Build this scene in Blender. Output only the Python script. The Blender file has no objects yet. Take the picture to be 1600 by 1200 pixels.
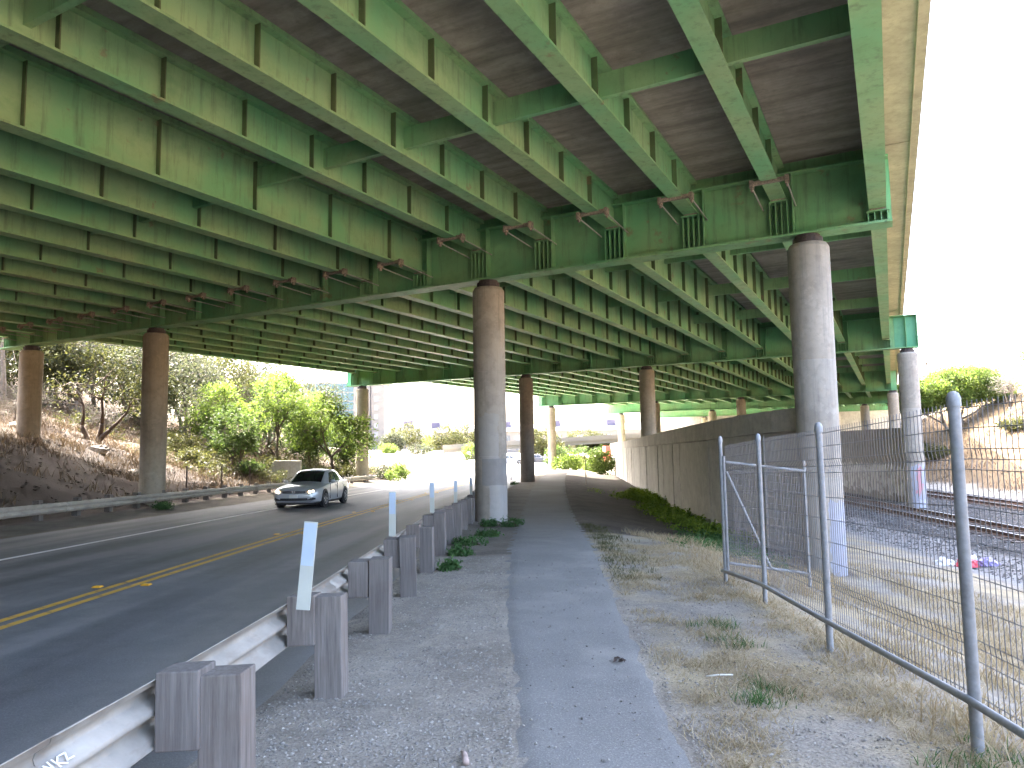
import bpy, bmesh, math, random
from mathutils import Vector, Matrix, noise
from bisect import bisect_right
R = math.radians
rnd = random.Random(11)
scene = bpy.context.scene
COL = scene.collection

# ------------------------------------------------------------------ camera, sky, sun, exposure
EYE = 1.6
PITCH, ROLL, FPX = R(4.98), R(-0.955), 1110.0
cam_d = bpy.data.cameras.new('camera'); cam = bpy.data.objects.new('camera', cam_d); COL.objects.link(cam)
cam_d.sensor_fit = 'HORIZONTAL'; cam_d.sensor_width = 36.0; cam_d.lens = FPX / 1600 * 36.0
cam_d.clip_start = 0.05; cam_d.clip_end = 6000
_f = Vector((0, math.cos(PITCH), math.sin(PITCH))); _u = Vector((0, -math.sin(PITCH), math.cos(PITCH))); _r = Vector((1, 0, 0))
cr, sr = math.cos(ROLL), math.sin(ROLL)
right = _r * cr + (-_u) * (-sr); down = _r * sr + (-_u) * cr          # image axes of the rolled camera
up = -down
M3 = Matrix((right, up, -_f)).transposed()
cam.matrix_world = Matrix.Translation((0, 0, EYE)) @ M3.to_4x4()
scene.camera = cam

SUN_LEFT, SUN_EL = R(43), R(52)          # azimuth to the left of straight ahead, elevation
sun_dir = Vector((-math.sin(SUN_LEFT) * math.cos(SUN_EL), math.cos(SUN_LEFT) * math.cos(SUN_EL), math.sin(SUN_EL)))
world = bpy.data.worlds.new('World'); scene.world = world; world.use_nodes = True
wn = world.node_tree.nodes; wl = world.node_tree.links
sky = wn.new('ShaderNodeTexSky'); sky.sky_type = 'NISHITA'; sky.sun_disc = False
sky.sun_elevation = SUN_EL; sky.sun_rotation = -SUN_LEFT
sky.air_density = .75; sky.dust_density = 7.0; sky.ozone_density = .3
bg = wn['Background']; bg.inputs[1].default_value = 0.15
wl.new(sky.outputs[0], bg.inputs[0])
sun_l = bpy.data.lights.new('sun', 'SUN'); sun_l.energy = 2.4; sun_l.angle = R(0.53); sun_l.color = (1.0, 0.95, 0.87)
sun = bpy.data.objects.new('sun', sun_l); COL.objects.link(sun)
sun.rotation_euler = (-sun_dir).to_track_quat('-Z', 'Y').to_euler()
sun.location = (-60, 60, 90)
vs = scene.view_settings
vs.view_transform = 'Standard'; vs.look = 'None'; vs.gamma = 1.0; vs.use_curve_mapping = False
vs.exposure = 4.52
scene.render.engine = 'CYCLES'
cy = scene.cycles
cy.use_denoising = True; cy.use_adaptive_sampling = True; cy.adaptive_threshold = .02
cy.max_bounces = 10; cy.diffuse_bounces = 7; cy.glossy_bounces = 3; cy.transmission_bounces = 5; cy.transparent_max_bounces = 6
cy.caustics_reflective = False; cy.caustics_refractive = False

# ------------------------------------------------------------------ helpers
def lerp(a, b, k): return a + (b - a) * k
def clamp(v, a=0.0, b=1.0): return max(a, min(b, v))
def sstep(v, a, b):
    k = clamp((v - a) / (b - a)); return k * k * (3 - 2 * k)
def interp(x, pts):
    if x <= pts[0][0]: return pts[0][1]
    if x >= pts[-1][0]: return pts[-1][1]
    for i in range(1, len(pts)):
        if x < pts[i][0]:
            a, b = pts[i - 1], pts[i]
            return a[1] + (b[1] - a[1]) * (x - a[0]) / (b[0] - a[0])
def nz(x, y, z=0.0): return noise.noise((x, y, z))

class MB:
    def __init__(s): s.v = []; s.f = []
    def box(s, x0, x1, y0, y1, z0, z1):
        b = len(s.v)
        s.v += [(x0, y0, z0), (x1, y0, z0), (x1, y1, z0), (x0, y1, z0), (x0, y0, z1), (x1, y0, z1), (x1, y1, z1), (x0, y1, z1)]
        s.f += [tuple(b + i for i in q) for q in ((0, 3, 2, 1), (4, 5, 6, 7), (0, 1, 5, 4), (1, 2, 6, 5), (2, 3, 7, 6), (3, 0, 4, 7))]
        return s
    def obox(s, c, ax, ay, az, hx, hy, hz):
        b = len(s.v); c = Vector(c)
        for sz in (-1, 1):
            for sx, sy in ((-1, -1), (1, -1), (1, 1), (-1, 1)):
                s.v.append(tuple(c + ax * hx * sx + ay * hy * sy + az * hz * sz))
        s.f += [tuple(b + i for i in q) for q in ((0, 3, 2, 1), (4, 5, 6, 7), (0, 1, 5, 4), (1, 2, 6, 5), (2, 3, 7, 6), (3, 0, 4, 7))]
        return s
    def tube(s, path, rad, n=8, cap=True):
        path = [Vector(p) for p in path]; b = len(s.v); m = len(path)
        if not hasattr(rad, '__len__'): rad = [rad] * m
        t0 = (path[1] - path[0]).normalized()
        ref = Vector((0, 0, 1)) if abs(t0.z) < 0.9 else Vector((1, 0, 0))
        u = t0.cross(ref).normalized()
        for i in range(m):
            t = ((path[min(i + 1, m - 1)] - path[max(i - 1, 0)])).normalized()
            u = (u - t * u.dot(t)).normalized(); w = t.cross(u)
            for k in range(n):
                a = 2 * math.pi * k / n
                s.v.append(tuple(path[i] + (u * math.cos(a) + w * math.sin(a)) * rad[i]))
        for i in range(m - 1):
            for k in range(n):
                k2 = (k + 1) % n
                s.f.append((b + i * n + k, b + i * n + k2, b + (i + 1) * n + k2, b + (i + 1) * n + k))
        if cap:
            s.f.append(tuple(b + k for k in reversed(range(n)))); s.f.append(tuple(b + (m - 1) * n + k for k in range(n)))
        return s
    def lathe(s, prof, n=24, c=(0, 0)):
        b = len(s.v)
        for r, z in prof:
            for k in range(n):
                a = 2 * math.pi * k / n
                s.v.append((c[0] + r * math.cos(a), c[1] + r * math.sin(a), z))
        for i in range(len(prof) - 1):
            for k in range(n):
                k2 = (k + 1) % n
                s.f.append((b + i * n + k, b + i * n + k2, b + (i + 1) * n + k2, b + (i + 1) * n + k))
        s.f.append(tuple(b + k for k in reversed(range(n)))); s.f.append(tuple(b + (len(prof) - 1) * n + k for k in range(n)))
        return s
    def grid(s, rows, close=False):
        b = len(s.v); n = len(rows[0])
        for r in rows: s.v += [tuple(p) for p in r]
        for i in range(len(rows) - 1):
            for k in range(n - 1 if not close else n):
                k2 = (k + 1) % n
                s.f.append((b + i * n + k, b + i * n + k2, b + (i + 1) * n + k2, b + (i + 1) * n + k))
        return s
    def poly(s, pts):
        b = len(s.v); s.v += [tuple(p) for p in pts]; s.f.append(tuple(range(b, b + len(pts)))); return s
    def prism(s, pts, off):
        off = Vector(off); b = len(s.v); n = len(pts)
        s.v += [tuple(p) for p in pts] + [tuple(Vector(p) + off) for p in pts]
        s.f.append(tuple(b + i for i in range(n))); s.f.append(tuple(b + n + i for i in reversed(range(n))))
        for i in range(n):
            j = (i + 1) % n; s.f.append((b + i, b + n + i, b + n + j, b + j))
        return s
    def mesh(s, name, mat=None, smooth=False):
        me = bpy.data.meshes.new(name); me.from_pydata(s.v, [], s.f); me.update()
        if mat: me.materials.append(mat)
        if smooth: me.polygons.foreach_set('use_smooth', [True] * len(me.polygons))
        return me
    def build(s, name, mat=None, parent=None, smooth=False, loc=None, bevel=0, recalc=False, auto=None):
        me = s.mesh(name, mat, smooth)
        if recalc:
            bm = bmesh.new(); bm.from_mesh(me); bmesh.ops.recalc_face_normals(bm, faces=bm.faces); bm.to_mesh(me); bm.free()
        if auto is not None: me.set_sharp_from_angle(angle=R(auto))
        o = bpy.data.objects.new(name, me); COL.objects.link(o)
        if parent: o.parent = parent
        if loc is not None: o.location = loc
        if bevel:
            m = o.modifiers.new('bevel', 'BEVEL'); m.width = bevel; m.segments = 2; m.limit_method = 'ANGLE'; m.angle_limit = R(40)
        return o
def inst(me, name, parent=None, loc=(0, 0, 0), rot=(0, 0, 0), scale=(1, 1, 1)):
    o = bpy.data.objects.new(name, me); COL.objects.link(o)
    if parent: o.parent = parent
    o.location = loc; o.rotation_euler = rot; o.scale = scale
    return o
def empty(name, loc=(0, 0, 0), rz=0):
    o = bpy.data.objects.new(name, None); COL.objects.link(o); o.location = loc; o.rotation_euler = (0, 0, rz); o.empty_display_size = .2
    return o
def tag(o, label=None, cat=None, group=None, kind=None):
    if label: o['label'] = label
    if cat: o['category'] = cat
    if group: o['group'] = group
    if kind: o['kind'] = kind
    return o

# ------------------------------------------------------------------ materials
class N:
    def __init__(s, name):
        s.m = bpy.data.materials.new(name); s.m.use_nodes = True; s.t = s.m.node_tree
        s.b = s.t.nodes['Principled BSDF']; s.out = s.t.nodes['Material Output']
        s.pos = s.n('ShaderNodeNewGeometry').outputs['Position']
    def n(s, t, **kw):
        x = s.t.nodes.new(t)
        for k, v in kw.items(): setattr(x, k, v)
        return x
    def l(s, a, b): s.t.links.new(a, b)
    def sc(s, vec, sx, sy, sz):
        x = s.n('ShaderNodeMapping'); x.inputs['Scale'].default_value = (sx, sy, sz); s.l(vec, x.inputs[0]); return x.outputs[0]
    def noise(s, scale, detail=4, rough=.55, vec=None, w=None):
        x = s.n('ShaderNodeTexNoise'); x.inputs['Scale'].default_value = scale; x.inputs['Detail'].default_value = detail; x.inputs['Roughness'].default_value = rough
        s.l(vec if vec is not None else s.pos, x.inputs['Vector']); return x.outputs['Fac']
    def vor(s, scale, vec=None, feat='F1', out='Distance'):
        x = s.n('ShaderNodeTexVoronoi', feature=feat); x.inputs['Scale'].default_value = scale
        s.l(vec if vec is not None else s.pos, x.inputs['Vector']); return x.outputs[out]
    def ramp(s, fac, *stops):
        x = s.n('ShaderNodeValToRGB'); e = x.color_ramp.elements
        while len(e) > 1: e.remove(e[-1])
        for i, (p, c) in enumerate(stops):
            c = c if hasattr(c, '__len__') else (c, c, c)
            el = e[0] if i == 0 else e.new(p)
            el.position = p; el.color = (*c, 1)
        s.l(fac, x.inputs[0]); return x.outputs[0]
    def mix(s, fac, a, b, mode='MIX'):
        x = s.n('ShaderNodeMix', data_type='RGBA', blend_type=mode)
        for v, i in ((fac, 0), (a, 6), (b, 7)):
            if hasattr(v, 'is_linked') or hasattr(v, 'links'): s.l(v, x.inputs[i])
            elif i == 0: x.inputs[0].default_value = v
            else: x.inputs[i].default_value = (*v, 1)
        return x.outputs[2]
    def math(s, op, a, b=0.0, clampv=False):
        x = s.n('ShaderNodeMath', operation=op); x.use_clamp = clampv
        for v, i in ((a, 0), (b, 1)):
            if hasattr(v, 'links'): s.l(v, x.inputs[i])
            else: x.inputs[i].default_value = v
        return x.outputs[0]
    def sep(s, vec):
        x = s.n('ShaderNodeSeparateXYZ'); s.l(vec, x.inputs[0]); return x.outputs
    def bump(s, h, strength=.3, dist=.02, nrm=None):
        x = s.n('ShaderNodeBump'); x.inputs['Strength'].default_value = strength; x.inputs['Distance'].default_value = dist
        s.l(h, x.inputs['Height'])
        if nrm is not None: s.l(nrm, x.inputs['Normal'])
        return x.outputs[0]
    def done(s, col, rough=.8, nrm=None, metal=0.0, spec=None):
        if hasattr(col, 'links'): s.l(col, s.b.inputs['Base Color'])
        else: s.b.inputs['Base Color'].default_value = (*col, 1)
        if hasattr(rough, 'links'): s.l(rough, s.b.inputs['Roughness'])
        else: s.b.inputs['Roughness'].default_value = rough
        s.b.inputs['Metallic'].default_value = metal
        if spec is not None: s.b.inputs['Specular IOR Level'].default_value = spec
        if nrm is not None: s.l(nrm, s.b.inputs['Normal'])
        return s.m
    def objrand(s): return s.n('ShaderNodeObjectInfo').outputs['Random']
    def local(s): return s.n('ShaderNodeTexCoord').outputs['Object']
    def shift(s, vec):          # local coordinates moved by the object's own random number
        x = s.n('ShaderNodeVectorMath', operation='ADD'); s.l(vec, x.inputs[0])
        c = s.n('ShaderNodeCombineXYZ'); r = s.math('MULTIPLY', s.objrand(), 37.0); s.l(r, c.inputs[0]); s.l(r, c.inputs[1]); s.l(r, c.inputs[2])
        s.l(c.outputs[0], x.inputs[1]); return x.outputs[0]

def plain(name, col, rough=.6, metal=0.0, var=.15, scale=6.0):
    n = N(name); f = n.noise(scale, 5)
    c = n.mix(n.ramp(f, (.3, 0), (.7, 1)), tuple(v * (1 - var) for v in col), tuple(min(1, v * (1 + var)) for v in col))
    return n.done(c, rough, n.bump(f, .12, .01), metal)

def m_green(name, base, olive, grime):
    n = N(name)
    big = n.noise(.55, 4, .6); mid = n.noise(2.2, 5, .65)
    c = n.mix(n.ramp(big, (.36, 0), (.62, 1)), base, olive)
    c = n.mix(n.math('MULTIPLY', n.ramp(mid, (.48, 0), (.72, 1)), .45), c, (base[0] * .62, base[1] * .66, base[2] * .62))
    st = n.noise(1.0, 5, .7, n.sc(n.pos, 5.5, 5.5, .5))                # dirt runs down the steel
    c = n.mix(n.math('MULTIPLY', n.ramp(st, (.52, 0), (.74, 1)), grime), c, (.075, .075, .05))
    r1 = n.noise(1.25, 7, .72)
    rf = n.ramp(r1, (.625, 0), (.67, 1))
    c = n.mix(n.math('MULTIPLY', rf, .55), c, (.23, .14, .085))          # rust breaking through
    fl = n.noise(14.0, 3, .6)
    c = n.mix(n.math('MULTIPLY', n.ramp(fl, (.66, 0), (.72, 1)), .22), c, (.26, .27, .20))
    return n.done(c, n.ramp(mid, (.3, .5), (.7, .72)), n.bump(n.noise(9, 5, .6), .10, .01), 0, .35)
GREEN_WEB = m_green('green paint on girders', (.165, .385, .18), (.285, .415, .205), .55)
GREEN_CAP = m_green('green paint on cap beams', (.13, .35, .165), (.205, .36, .17), .55)
GREEN_END = m_green('teal paint', (.08, .30, .17), (.12, .31, .18), .2)
STIFF = m_green('dirty green paint', (.085, .15, .065), (.12, .14, .065), .6)
RUSTY = plain('rusty steel', (.245, .20, .155), .85, .0, .45, 22)
ROD = plain('dusty grey rod', (.36, .34, .30), .6, .2, .2, 15)
DARKSTEEL = plain('dark bearing steel', (.05, .04, .04), .7, .2, .4, 12)

def m_concrete(name, base, streak=.5, dark=(.12, .10, .085), form=None, scale=1.0, objr=False):
    n = N(name)
    a = n.noise(.8 * scale, 5, .6); b = n.noise(5 * scale, 6, .65); cfine = n.noise(45, 4, .7)
    c = n.mix(n.ramp(a, (.3, 0), (.7, 1)), tuple(v * .78 for v in base), tuple(v * 1.14 for v in base))
    c = n.mix(n.math('MULTIPLY', n.ramp(b, (.48, 0), (.68, 1)), .45), c, tuple(v * .55 for v in base))
    bl = n.noise(1.9 * scale, 5, .7); c = n.mix(n.math('MULTIPLY', n.ramp(bl, (.56, 0), (.6, 1)), .3), c, tuple(min(1, v * 1.35) for v in base))
    st = n.noise(1.0, 6, .7, n.sc(n.pos, 7 * scale, 7 * scale, .35 * scale))
    c = n.mix(n.math('MULTIPLY', n.ramp(st, (.5, 0), (.7, 1)), streak), c, dark)
    c = n.mix(n.math('MULTIPLY', n.ramp(cfine, (.4, 0), (.7, 1)), .18), c, tuple(v * .55 for v in base))
    if objr: c = n.mix(n.math('MULTIPLY', n.objrand(), .3), c, tuple(v * .75 for v in base))
    h = n.math('ADD', n.math('MULTIPLY', b, .6), n.math('MULTIPLY', cfine, .4))
    return n, c, n.bump(h, .22, .015)
_n, _c, _b = m_concrete('deck soffit concrete', (.155, .135, .120), .25)
def soffit_mat():
    n, c, b = m_concrete('deck soffit', (.37, .315, .265), .0)
    # form boards run across the girders
    ca = math.sin(R(28)); cb = math.cos(R(28))
    x = n.sep(n.pos); s_ = n.math('ADD', n.math('MULTIPLY', x[0], ca), n.math('MULTIPLY', x[1], cb))
    t_ = n.math('ADD', n.math('MULTIPLY', x[0], -cb), n.math('MULTIPLY', x[1], ca))
    cmb = n.n('ShaderNodeCombineXYZ'); n.l(n.math('MULTIPLY', s_, 2.6), cmb.inputs[0]); n.l(n.math('MULTIPLY', t_, .35), cmb.inputs[1])
    st = n.noise(1.0, 5, .65, cmb.outputs[0])
    c = n.mix(n.math('MULTIPLY', n.ramp(st, (.42, 0), (.64, 1)), .55), c, (.10, .085, .075))
    ln = n.math('FRACT', n.math('MULTIPLY', s_, .82)); ln = n.ramp(ln, (0, 1), (.03, 0), (.97, 0), (1, 1))
    c = n.mix(n.math('MULTIPLY', ln, .35), c, (.23, .20, .17))
    w = n.noise(.45, 4, .6); c = n.mix(n.math('MULTIPLY', n.ramp(w, (.56, 0), (.7, 1)), .5), c, (.27, .235, .19))
    return n.done(c, .9, b)
SOFFIT = soffit_mat()
n, c, b = m_concrete('parapet concrete', (.44, .37, .26), .35, (.22, .18, .13))
PARAPET = n.done(c, .9, b)
n, c, b = m_concrete('wall panel concrete', (.56, .52, .455), .2, (.22, .19, .16), objr=True)
WALLC = n.done(c, .92, b)
n, c, b = m_concrete('coping concrete', (.48, .44, .38), .3, (.13, .11, .09))
COPING = n.done(c, .92, b)
n, c, b = m_concrete('pale headwall', (.50, .46, .38), .3)
HEADW = n.done(c, .9, b)

def m_column(name, base, patches=(), cx=0, cy_=0, streak=.55, dark=(.15, .125, .10)):
    """patches: (z0, z1, angle0, angle1, colour, amount, edge noise) in metres and degrees around the column; 0 = towards the camera"""
    n, c, b = m_concrete(name, base, streak, dark)
    x = n.sep(n.pos)
    if patches:
        face = math.atan2(-cy_, -cx)
        dx = n.math('SUBTRACT', x[0], cx); dy = n.math('SUBTRACT', x[1], cy_)
        ux, uy = math.cos(face), math.sin(face)
        fx = n.math('ADD', n.math('MULTIPLY', dx, ux), n.math('MULTIPLY', dy, uy))
        # + is to the right as seen from the camera
        fy = n.math('ADD', n.math('MULTIPLY', dx, -uy), n.math('MULTIPLY', dy, ux))
        ang = n.math('MULTIPLY', n.math('ARCTAN2', fy, fx), 57.2958)
        wob = n.math('SUBTRACT', n.noise(3.2, 5, .6), .5)
        for z0, z1, a0, a1, colr, amt, ed in patches:
            zz = n.math('ADD', x[2], n.math('MULTIPLY', wob, ed))
            aa = n.math('ADD', ang, n.math('MULTIPLY', wob, ed * 60))
            m = n.math('MULTIPLY', n.math('GREATER_THAN', zz, z0), n.math('LESS_THAN', zz, z1))
            m = n.math('MULTIPLY', m, n.math('MULTIPLY', n.math('GREATER_THAN', aa, a0), n.math('LESS_THAN', aa, a1)))
            g = n.mix(.25, colr, c)
            c = n.mix(n.math('MULTIPLY', m, amt), c, g)
    return n.done(c, .9, b)

def m_asphalt(name, base, specks=.5, track=None, rough=.88):
    n = N(name)
    a = n.noise(.35, 5, .6); g = n.vor(70); fine = n.noise(72, 4, .8)
    c = n.mix(n.ramp(a, (.3, 0), (.7, 1)), tuple(v * .82 for v in base), tuple(v * 1.18 for v in base))
    c = n.mix(n.math('MULTIPLY', n.ramp(fine, (.53, 0), (.68, 1)), specks), c, tuple(min(1, v * 2.6) for v in base))
    c = n.mix(n.math('MULTIPLY', n.ramp(fine, (.25, 1), (.45, 0)), specks), c, tuple(v * .45 for v in base))
    if track: c = track(n, c)
    h = n.math('ADD', n.math('MULTIPLY', g, .5), n.math('MULTIPLY', fine, .6))
    return n.done(c, rough, n.bump(h, .45 if rough > .8 else .2, .008), 0, .3 if rough > .8 else .5)
def road_track(n, c):
    # worn wheel paths run along the road (curve x = -5.7 + .0008 y^2)
    x = n.sep(n.pos)
    u = n.math('SUBTRACT', n.math('ADD', x[0], 5.7), n.math('MULTIPLY', n.math('MULTIPLY', x[1], x[1]), .0008))
    cmb = n.n('ShaderNodeCombineXYZ'); n.l(n.math('MULTIPLY', u, 1.25), cmb.inputs[0]); n.l(n.math('MULTIPLY', x[1], .10), cmb.inputs[1])
    s = n.math('ADD', n.math('MULTIPLY', n.noise(1.0, 2, .4, cmb.outputs[0]), .78), n.math('MULTIPLY', n.noise(2.6, 6, .7), .22))
    c = n.mix(n.math('MULTIPLY', n.ramp(s, (.49, 0), (.60, 1)), .7), c, (.21, .21, .208))
    c = n.mix(n.math('MULTIPLY', n.ramp(s, (.36, 1), (.46, 0)), .7), c, (.035, .037, .042))
    # dusty right-hand lane edge
    d = n.ramp(n.math('ADD', u, n.math('MULTIPLY', n.math('SUBTRACT', n.noise(.5, 4), .5), 1.5)), (0, 0), (1, 1))
    dm = n.math('MULTIPLY', n.math('SUBTRACT', n.math('ADD', u, n.math('MULTIPLY', n.noise(.8, 4), 2.4)), 2.6), .5, True)
    c = n.mix(n.math('MULTIPLY', dm, .45), c, (.18, .17, .152))
    fs = n.noise(85, 4, .8); c = n.mix(n.ramp(fs, (.54, 0), (.70, .55)), c, (.30, .30, .295)); c = n.mix(n.ramp(fs, (.30, .6), (.44, 0)), c, (.02, .021, .024))
    return c
ROAD = m_asphalt('road asphalt', (.098, .104, .112), .55, road_track, .66)
def path_track(n, c):
    w = n.noise(.9, 6, .65); c = n.mix(n.math('MULTIPLY', n.ramp(w, (.5, 0), (.68, 1)), .5), c, (.27, .26, .235))
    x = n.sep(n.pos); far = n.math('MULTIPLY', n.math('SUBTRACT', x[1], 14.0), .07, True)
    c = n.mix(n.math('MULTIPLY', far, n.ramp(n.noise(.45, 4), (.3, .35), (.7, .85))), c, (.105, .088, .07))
    return c
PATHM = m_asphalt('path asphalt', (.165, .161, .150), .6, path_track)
def m_paint(name, col, worn):
    n = N(name); f = n.noise(7, 6, .7)
    c = n.mix(n.ramp(f, (worn - .08, 0), (worn + .08, 1)), (.10, .10, .10), col)
    return n.done(c, .75, n.bump(n.noise(120, 2), .2, .005))
YELLOW = m_paint('yellow line paint', (.58, .335, .045), .39)
WHITEP = m_paint('white line paint', (.78, .77, .74), .30)

def m_terrain():
    n = N('earth')
    at = n.n('ShaderNodeVertexColor'); at.layer_name = 'soil'; base = at.outputs[0]
    al = n.sep(base)
    a = n.noise(.9, 6, .65); b = n.noise(6, 6, .7); g = n.noise(55, 4, .75); v = n.vor(38)
    c = n.mix(n.math('MULTIPLY', n.ramp(a, (.35, 1), (.6, 0)), .6), base, (.45, .43, .42), 'MULTIPLY')
    c = n.mix(n.math('MULTIPLY', n.ramp(b, (.5, 0), (.72, 1)), .35), c, n.mix(1.0, base, (1.75, 1.68, 1.55), 'MULTIPLY'))
    c = n.mix(n.ramp(g, (.30, .75), (.5, 0)), c, n.mix(1.0, base, (.3, .29, .28), 'MULTIPLY'))
    c = n.mix(n.ramp(g, (.58, 0), (.74, .6)), c, n.mix(1.0, base, (2.0, 2.0, 2.0), 'MULTIPLY'))
    h = n.math('ADD', n.math('MULTIPLY', b, .7), n.math('MULTIPLY', g, .5))
    nb = n.bump(h, .55, .05)
    return n.done(c, .95, n.bump(v, .5, .012, nb), 0, .2)
EARTH = m_terrain()

def m_stones(name, cols, rough=.9):
    n = N(name); r = n.n('ShaderNodeNewGeometry').outputs['Random Per Island']
    k = len(cols)
    c = n.ramp(r, *[(i / (k - 1), col) for i, col in enumerate(cols)])
    c = n.mix(n.math('MULTIPLY', n.noise(40, 3), .3), c, (.1, .1, .1))
    return n.done(c, rough)
GRAVEL = m_stones('gravel', [(.12, .11, .097), (.30, .275, .235), (.18, .165, .142), (.42, .385, .325), (.15, .14, .125), (.26, .235, .20)])
BALLASTM = m_stones('ballast', [(.05, .048, .048), (.12, .116, .115), (.07, .067, .068), (.20, .196, .19), (.035, .034, .034), (.095, .093, .095)])

def m_leaf(name, cols, trans=.35):
    n = N(name); r = n.n('ShaderNodeNewGeometry').outputs['Random Per Island']
    k = len(cols)
    c = n.ramp(r, *[(i / (k - 1), col) for i, col in enumerate(cols)])
    n.done(c, .6, None, 0, .25)
    tr = n.n('ShaderNodeBsdfTranslucent'); hs = n.n('ShaderNodeHueSaturation'); hs.inputs['Saturation'].default_value = 1.1; hs.inputs['Value'].default_value = 1.5
    n.l(c, hs.inputs['Color']); n.l(hs.outputs[0], tr.inputs[0])
    mx = n.n('ShaderNodeMixShader'); mx.inputs[0].default_value = trans
    n.l(n.b.outputs[0], mx.inputs[1]); n.l(tr.outputs[0], mx.inputs[2]); n.l(mx.outputs[0], n.out.inputs[0])
    return n.m
LEAF_BRIGHT = m_leaf('bright leaves', [(.07, .115, .022), (.13, .175, .04), (.05, .08, .02), (.15, .18, .06)], .5)
LEAF_MID = m_leaf('mid green leaves', [(.05, .085, .022), (.075, .11, .03), (.035, .062, .018), (.09, .115, .04)])
LEAF_GREY = m_leaf('grey green leaves', [(.045, .052, .028), (.06, .065, .036), (.032, .04, .02), (.07, .07, .042)])
LEAF_OLIVE = m_leaf('olive leaves', [(.055, .062, .02), (.07, .072, .025), (.04, .046, .015), (.085, .08, .034)])
LEAF_ICE = m_leaf('fleshy ground cover', [(.10, .17, .02), (.17, .24, .03), (.06, .11, .015), (.22, .28, .05)], .3)
LEAF_IVY = m_leaf('weed leaves', [(.045, .10, .03), (.06, .13, .04), (.03, .075, .02), (.085, .15, .05)], .3)
STRAW = m_leaf('dry straw', [(.27, .215, .125), (.36, .30, .19), (.21, .16, .09), (.42, .36, .25)], .3)
STRAWDK = m_leaf('dry leaf litter', [(.085, .06, .037), (.14, .105, .066), (.06, .042, .027), (.17, .13, .085)], .15)
TWIG = plain('dry grey twigs', (.19, .165, .14), .9, 0, .3, 9)
BARK = plain('brown bark', (.085, .06, .045), .95, 0, .35, 12)
BARKPALE = plain('pale bark', (.19, .155, .12), .95, 0, .3, 8)

def m_wood():
    n = N('weathered timber'); v = n.shift(n.local())
    g = n.noise(1, 6, .7, n.sc(v, 34, 34, 1.6)); k = n.noise(3, 4, .6, v)
    c = n.ramp(g, (.25, (.06, .05, .043)), (.44, (.13, .114, .10)), (.6, (.18, .162, .144)), (.8, (.235, .215, .195)))
    c = n.mix(n.math('MULTIPLY', n.ramp(k, (.5, 0), (.75, 1)), .5), c, (.115, .085, .068))
    kn = n.vor(2.6, n.sc(v, 1, 1, .7)); c = n.mix(n.ramp(kn, (.03, .7), (.075, 0)), c, (.06, .045, .036))
    c = n.mix(n.math('MULTIPLY', n.objrand(), .45), c, (.10, .092, .088))
    return n.done(c, .9, n.bump(g, .5, .006))
WOOD = m_wood()
def m_galv(name, base, rust=.3, sc=5):
    n = N(name); a = n.noise(sc, 6, .65); b_ = n.noise(1.3, 6, .7)
    c = n.mix(n.ramp(a, (.3, 0), (.7, 1)), tuple(v * .75 for v in base), tuple(v * 1.2 for v in base))
    x = n.noise(1, 5, .7, n.sc(n.pos, 12, 3, 3)); c = n.mix(n.math('MULTIPLY', n.ramp(x, (.52, 0), (.72, 1)), rust), c, (.20, .15, .115))
    c = n.mix(n.math('MULTIPLY', n.ramp(b_, (.55, 0), (.7, 1)), rust), c, (.28, .25, .21))
    return n.done(c, n.ramp(a, (.3, .45), (.7, .7)), n.bump(a, .12, .006), .12)
GALV = m_galv('galvanised rail', (.30, .285, .25), .55, 4)
GALVF = m_galv('galvanised fence pipe', (.24, .25, .255), .12, 20)
WIRE = plain('wire', (.17, .175, .185), .55, .5, .1, 10)
FARRAIL = m_galv('dusty guardrail', (.40, .37, .31), .5, 3)
DELIN = plain('white marker plastic', (.40, .415, .36), .5, 0, .08, 5)
REFL = plain('marker sheeting', (.36, .44, .52), .35, 0, .06, 8)
AMBER = plain('amber reflector', (.70, .36, .03), .35, 0, .1, 30)
SCRATCH = plain('scratched marks', (.72, .72, .70), .7, 0, .1, 30)
RAILSTEEL = plain('rail steel', (.15, .095, .075), .6, .5, .2, 6)
RAILTOP = plain('worn rail head', (.42, .42, .44), .3, .9, .1, 6)
SLEEPER = plain('railway sleeper', (.085, .068, .058), .95, 0, .3, 9)

# ------------------------------------------------------------------ terrain shape
def xc(y): return -5.7 + .0008 * y * y if y < 70 else -5.7 + .0008 * 4900 + .112 * (y - 70)
def zroad(y): return interp(y, [(-60, .6), (-20, .3), (45, -1.0), (55, -1.14), (75, -1.27), (110, -1.35), (400, -1.2)])
def xpath(y): return .35 + .02 * y + .0005 * y * y
def zpath(y): return interp(y, [(-60, .5), (-10, .05), (2, -.05), (3.5, -.12), (5.4, -.19), (9, -.26), (13, -.33), (18, -.52), (22, -.69), (30, -.82), (50, -.92), (90, -1.45), (130, -1.5), (400, -1.2)])
RAILL = [(-60, -14.3), (28, -14.3), (41, -13.7), (54, -12.1), (57.5, -11.0), (75, -9.0), (120, -6), (400, 20)]
WALLP = [(18.6, 8.0), (20, 7.35), (22, 6.85), (25, 6.62), (30, 7.0), (36, 7.5), (43, 8.05), (48, 8.45), (60, 9.6), (78, 11.3), (92, 12.7)]
WALLTOP = [(18.6, 2.52), (25, 2.27), (36, 2.14), (48, 1.99), (60, 1.88), (80, 1.76), (92, 1.7)]
WALLBOT = [(18.6, -1.5), (22.5, -1.25), (33, -1.3), (46, -1.36), (80, -1.9), (92, -2.0)]
def xwall(y): return interp(y, WALLP)
def xe(e, y): return e + .0766 * y
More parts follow.
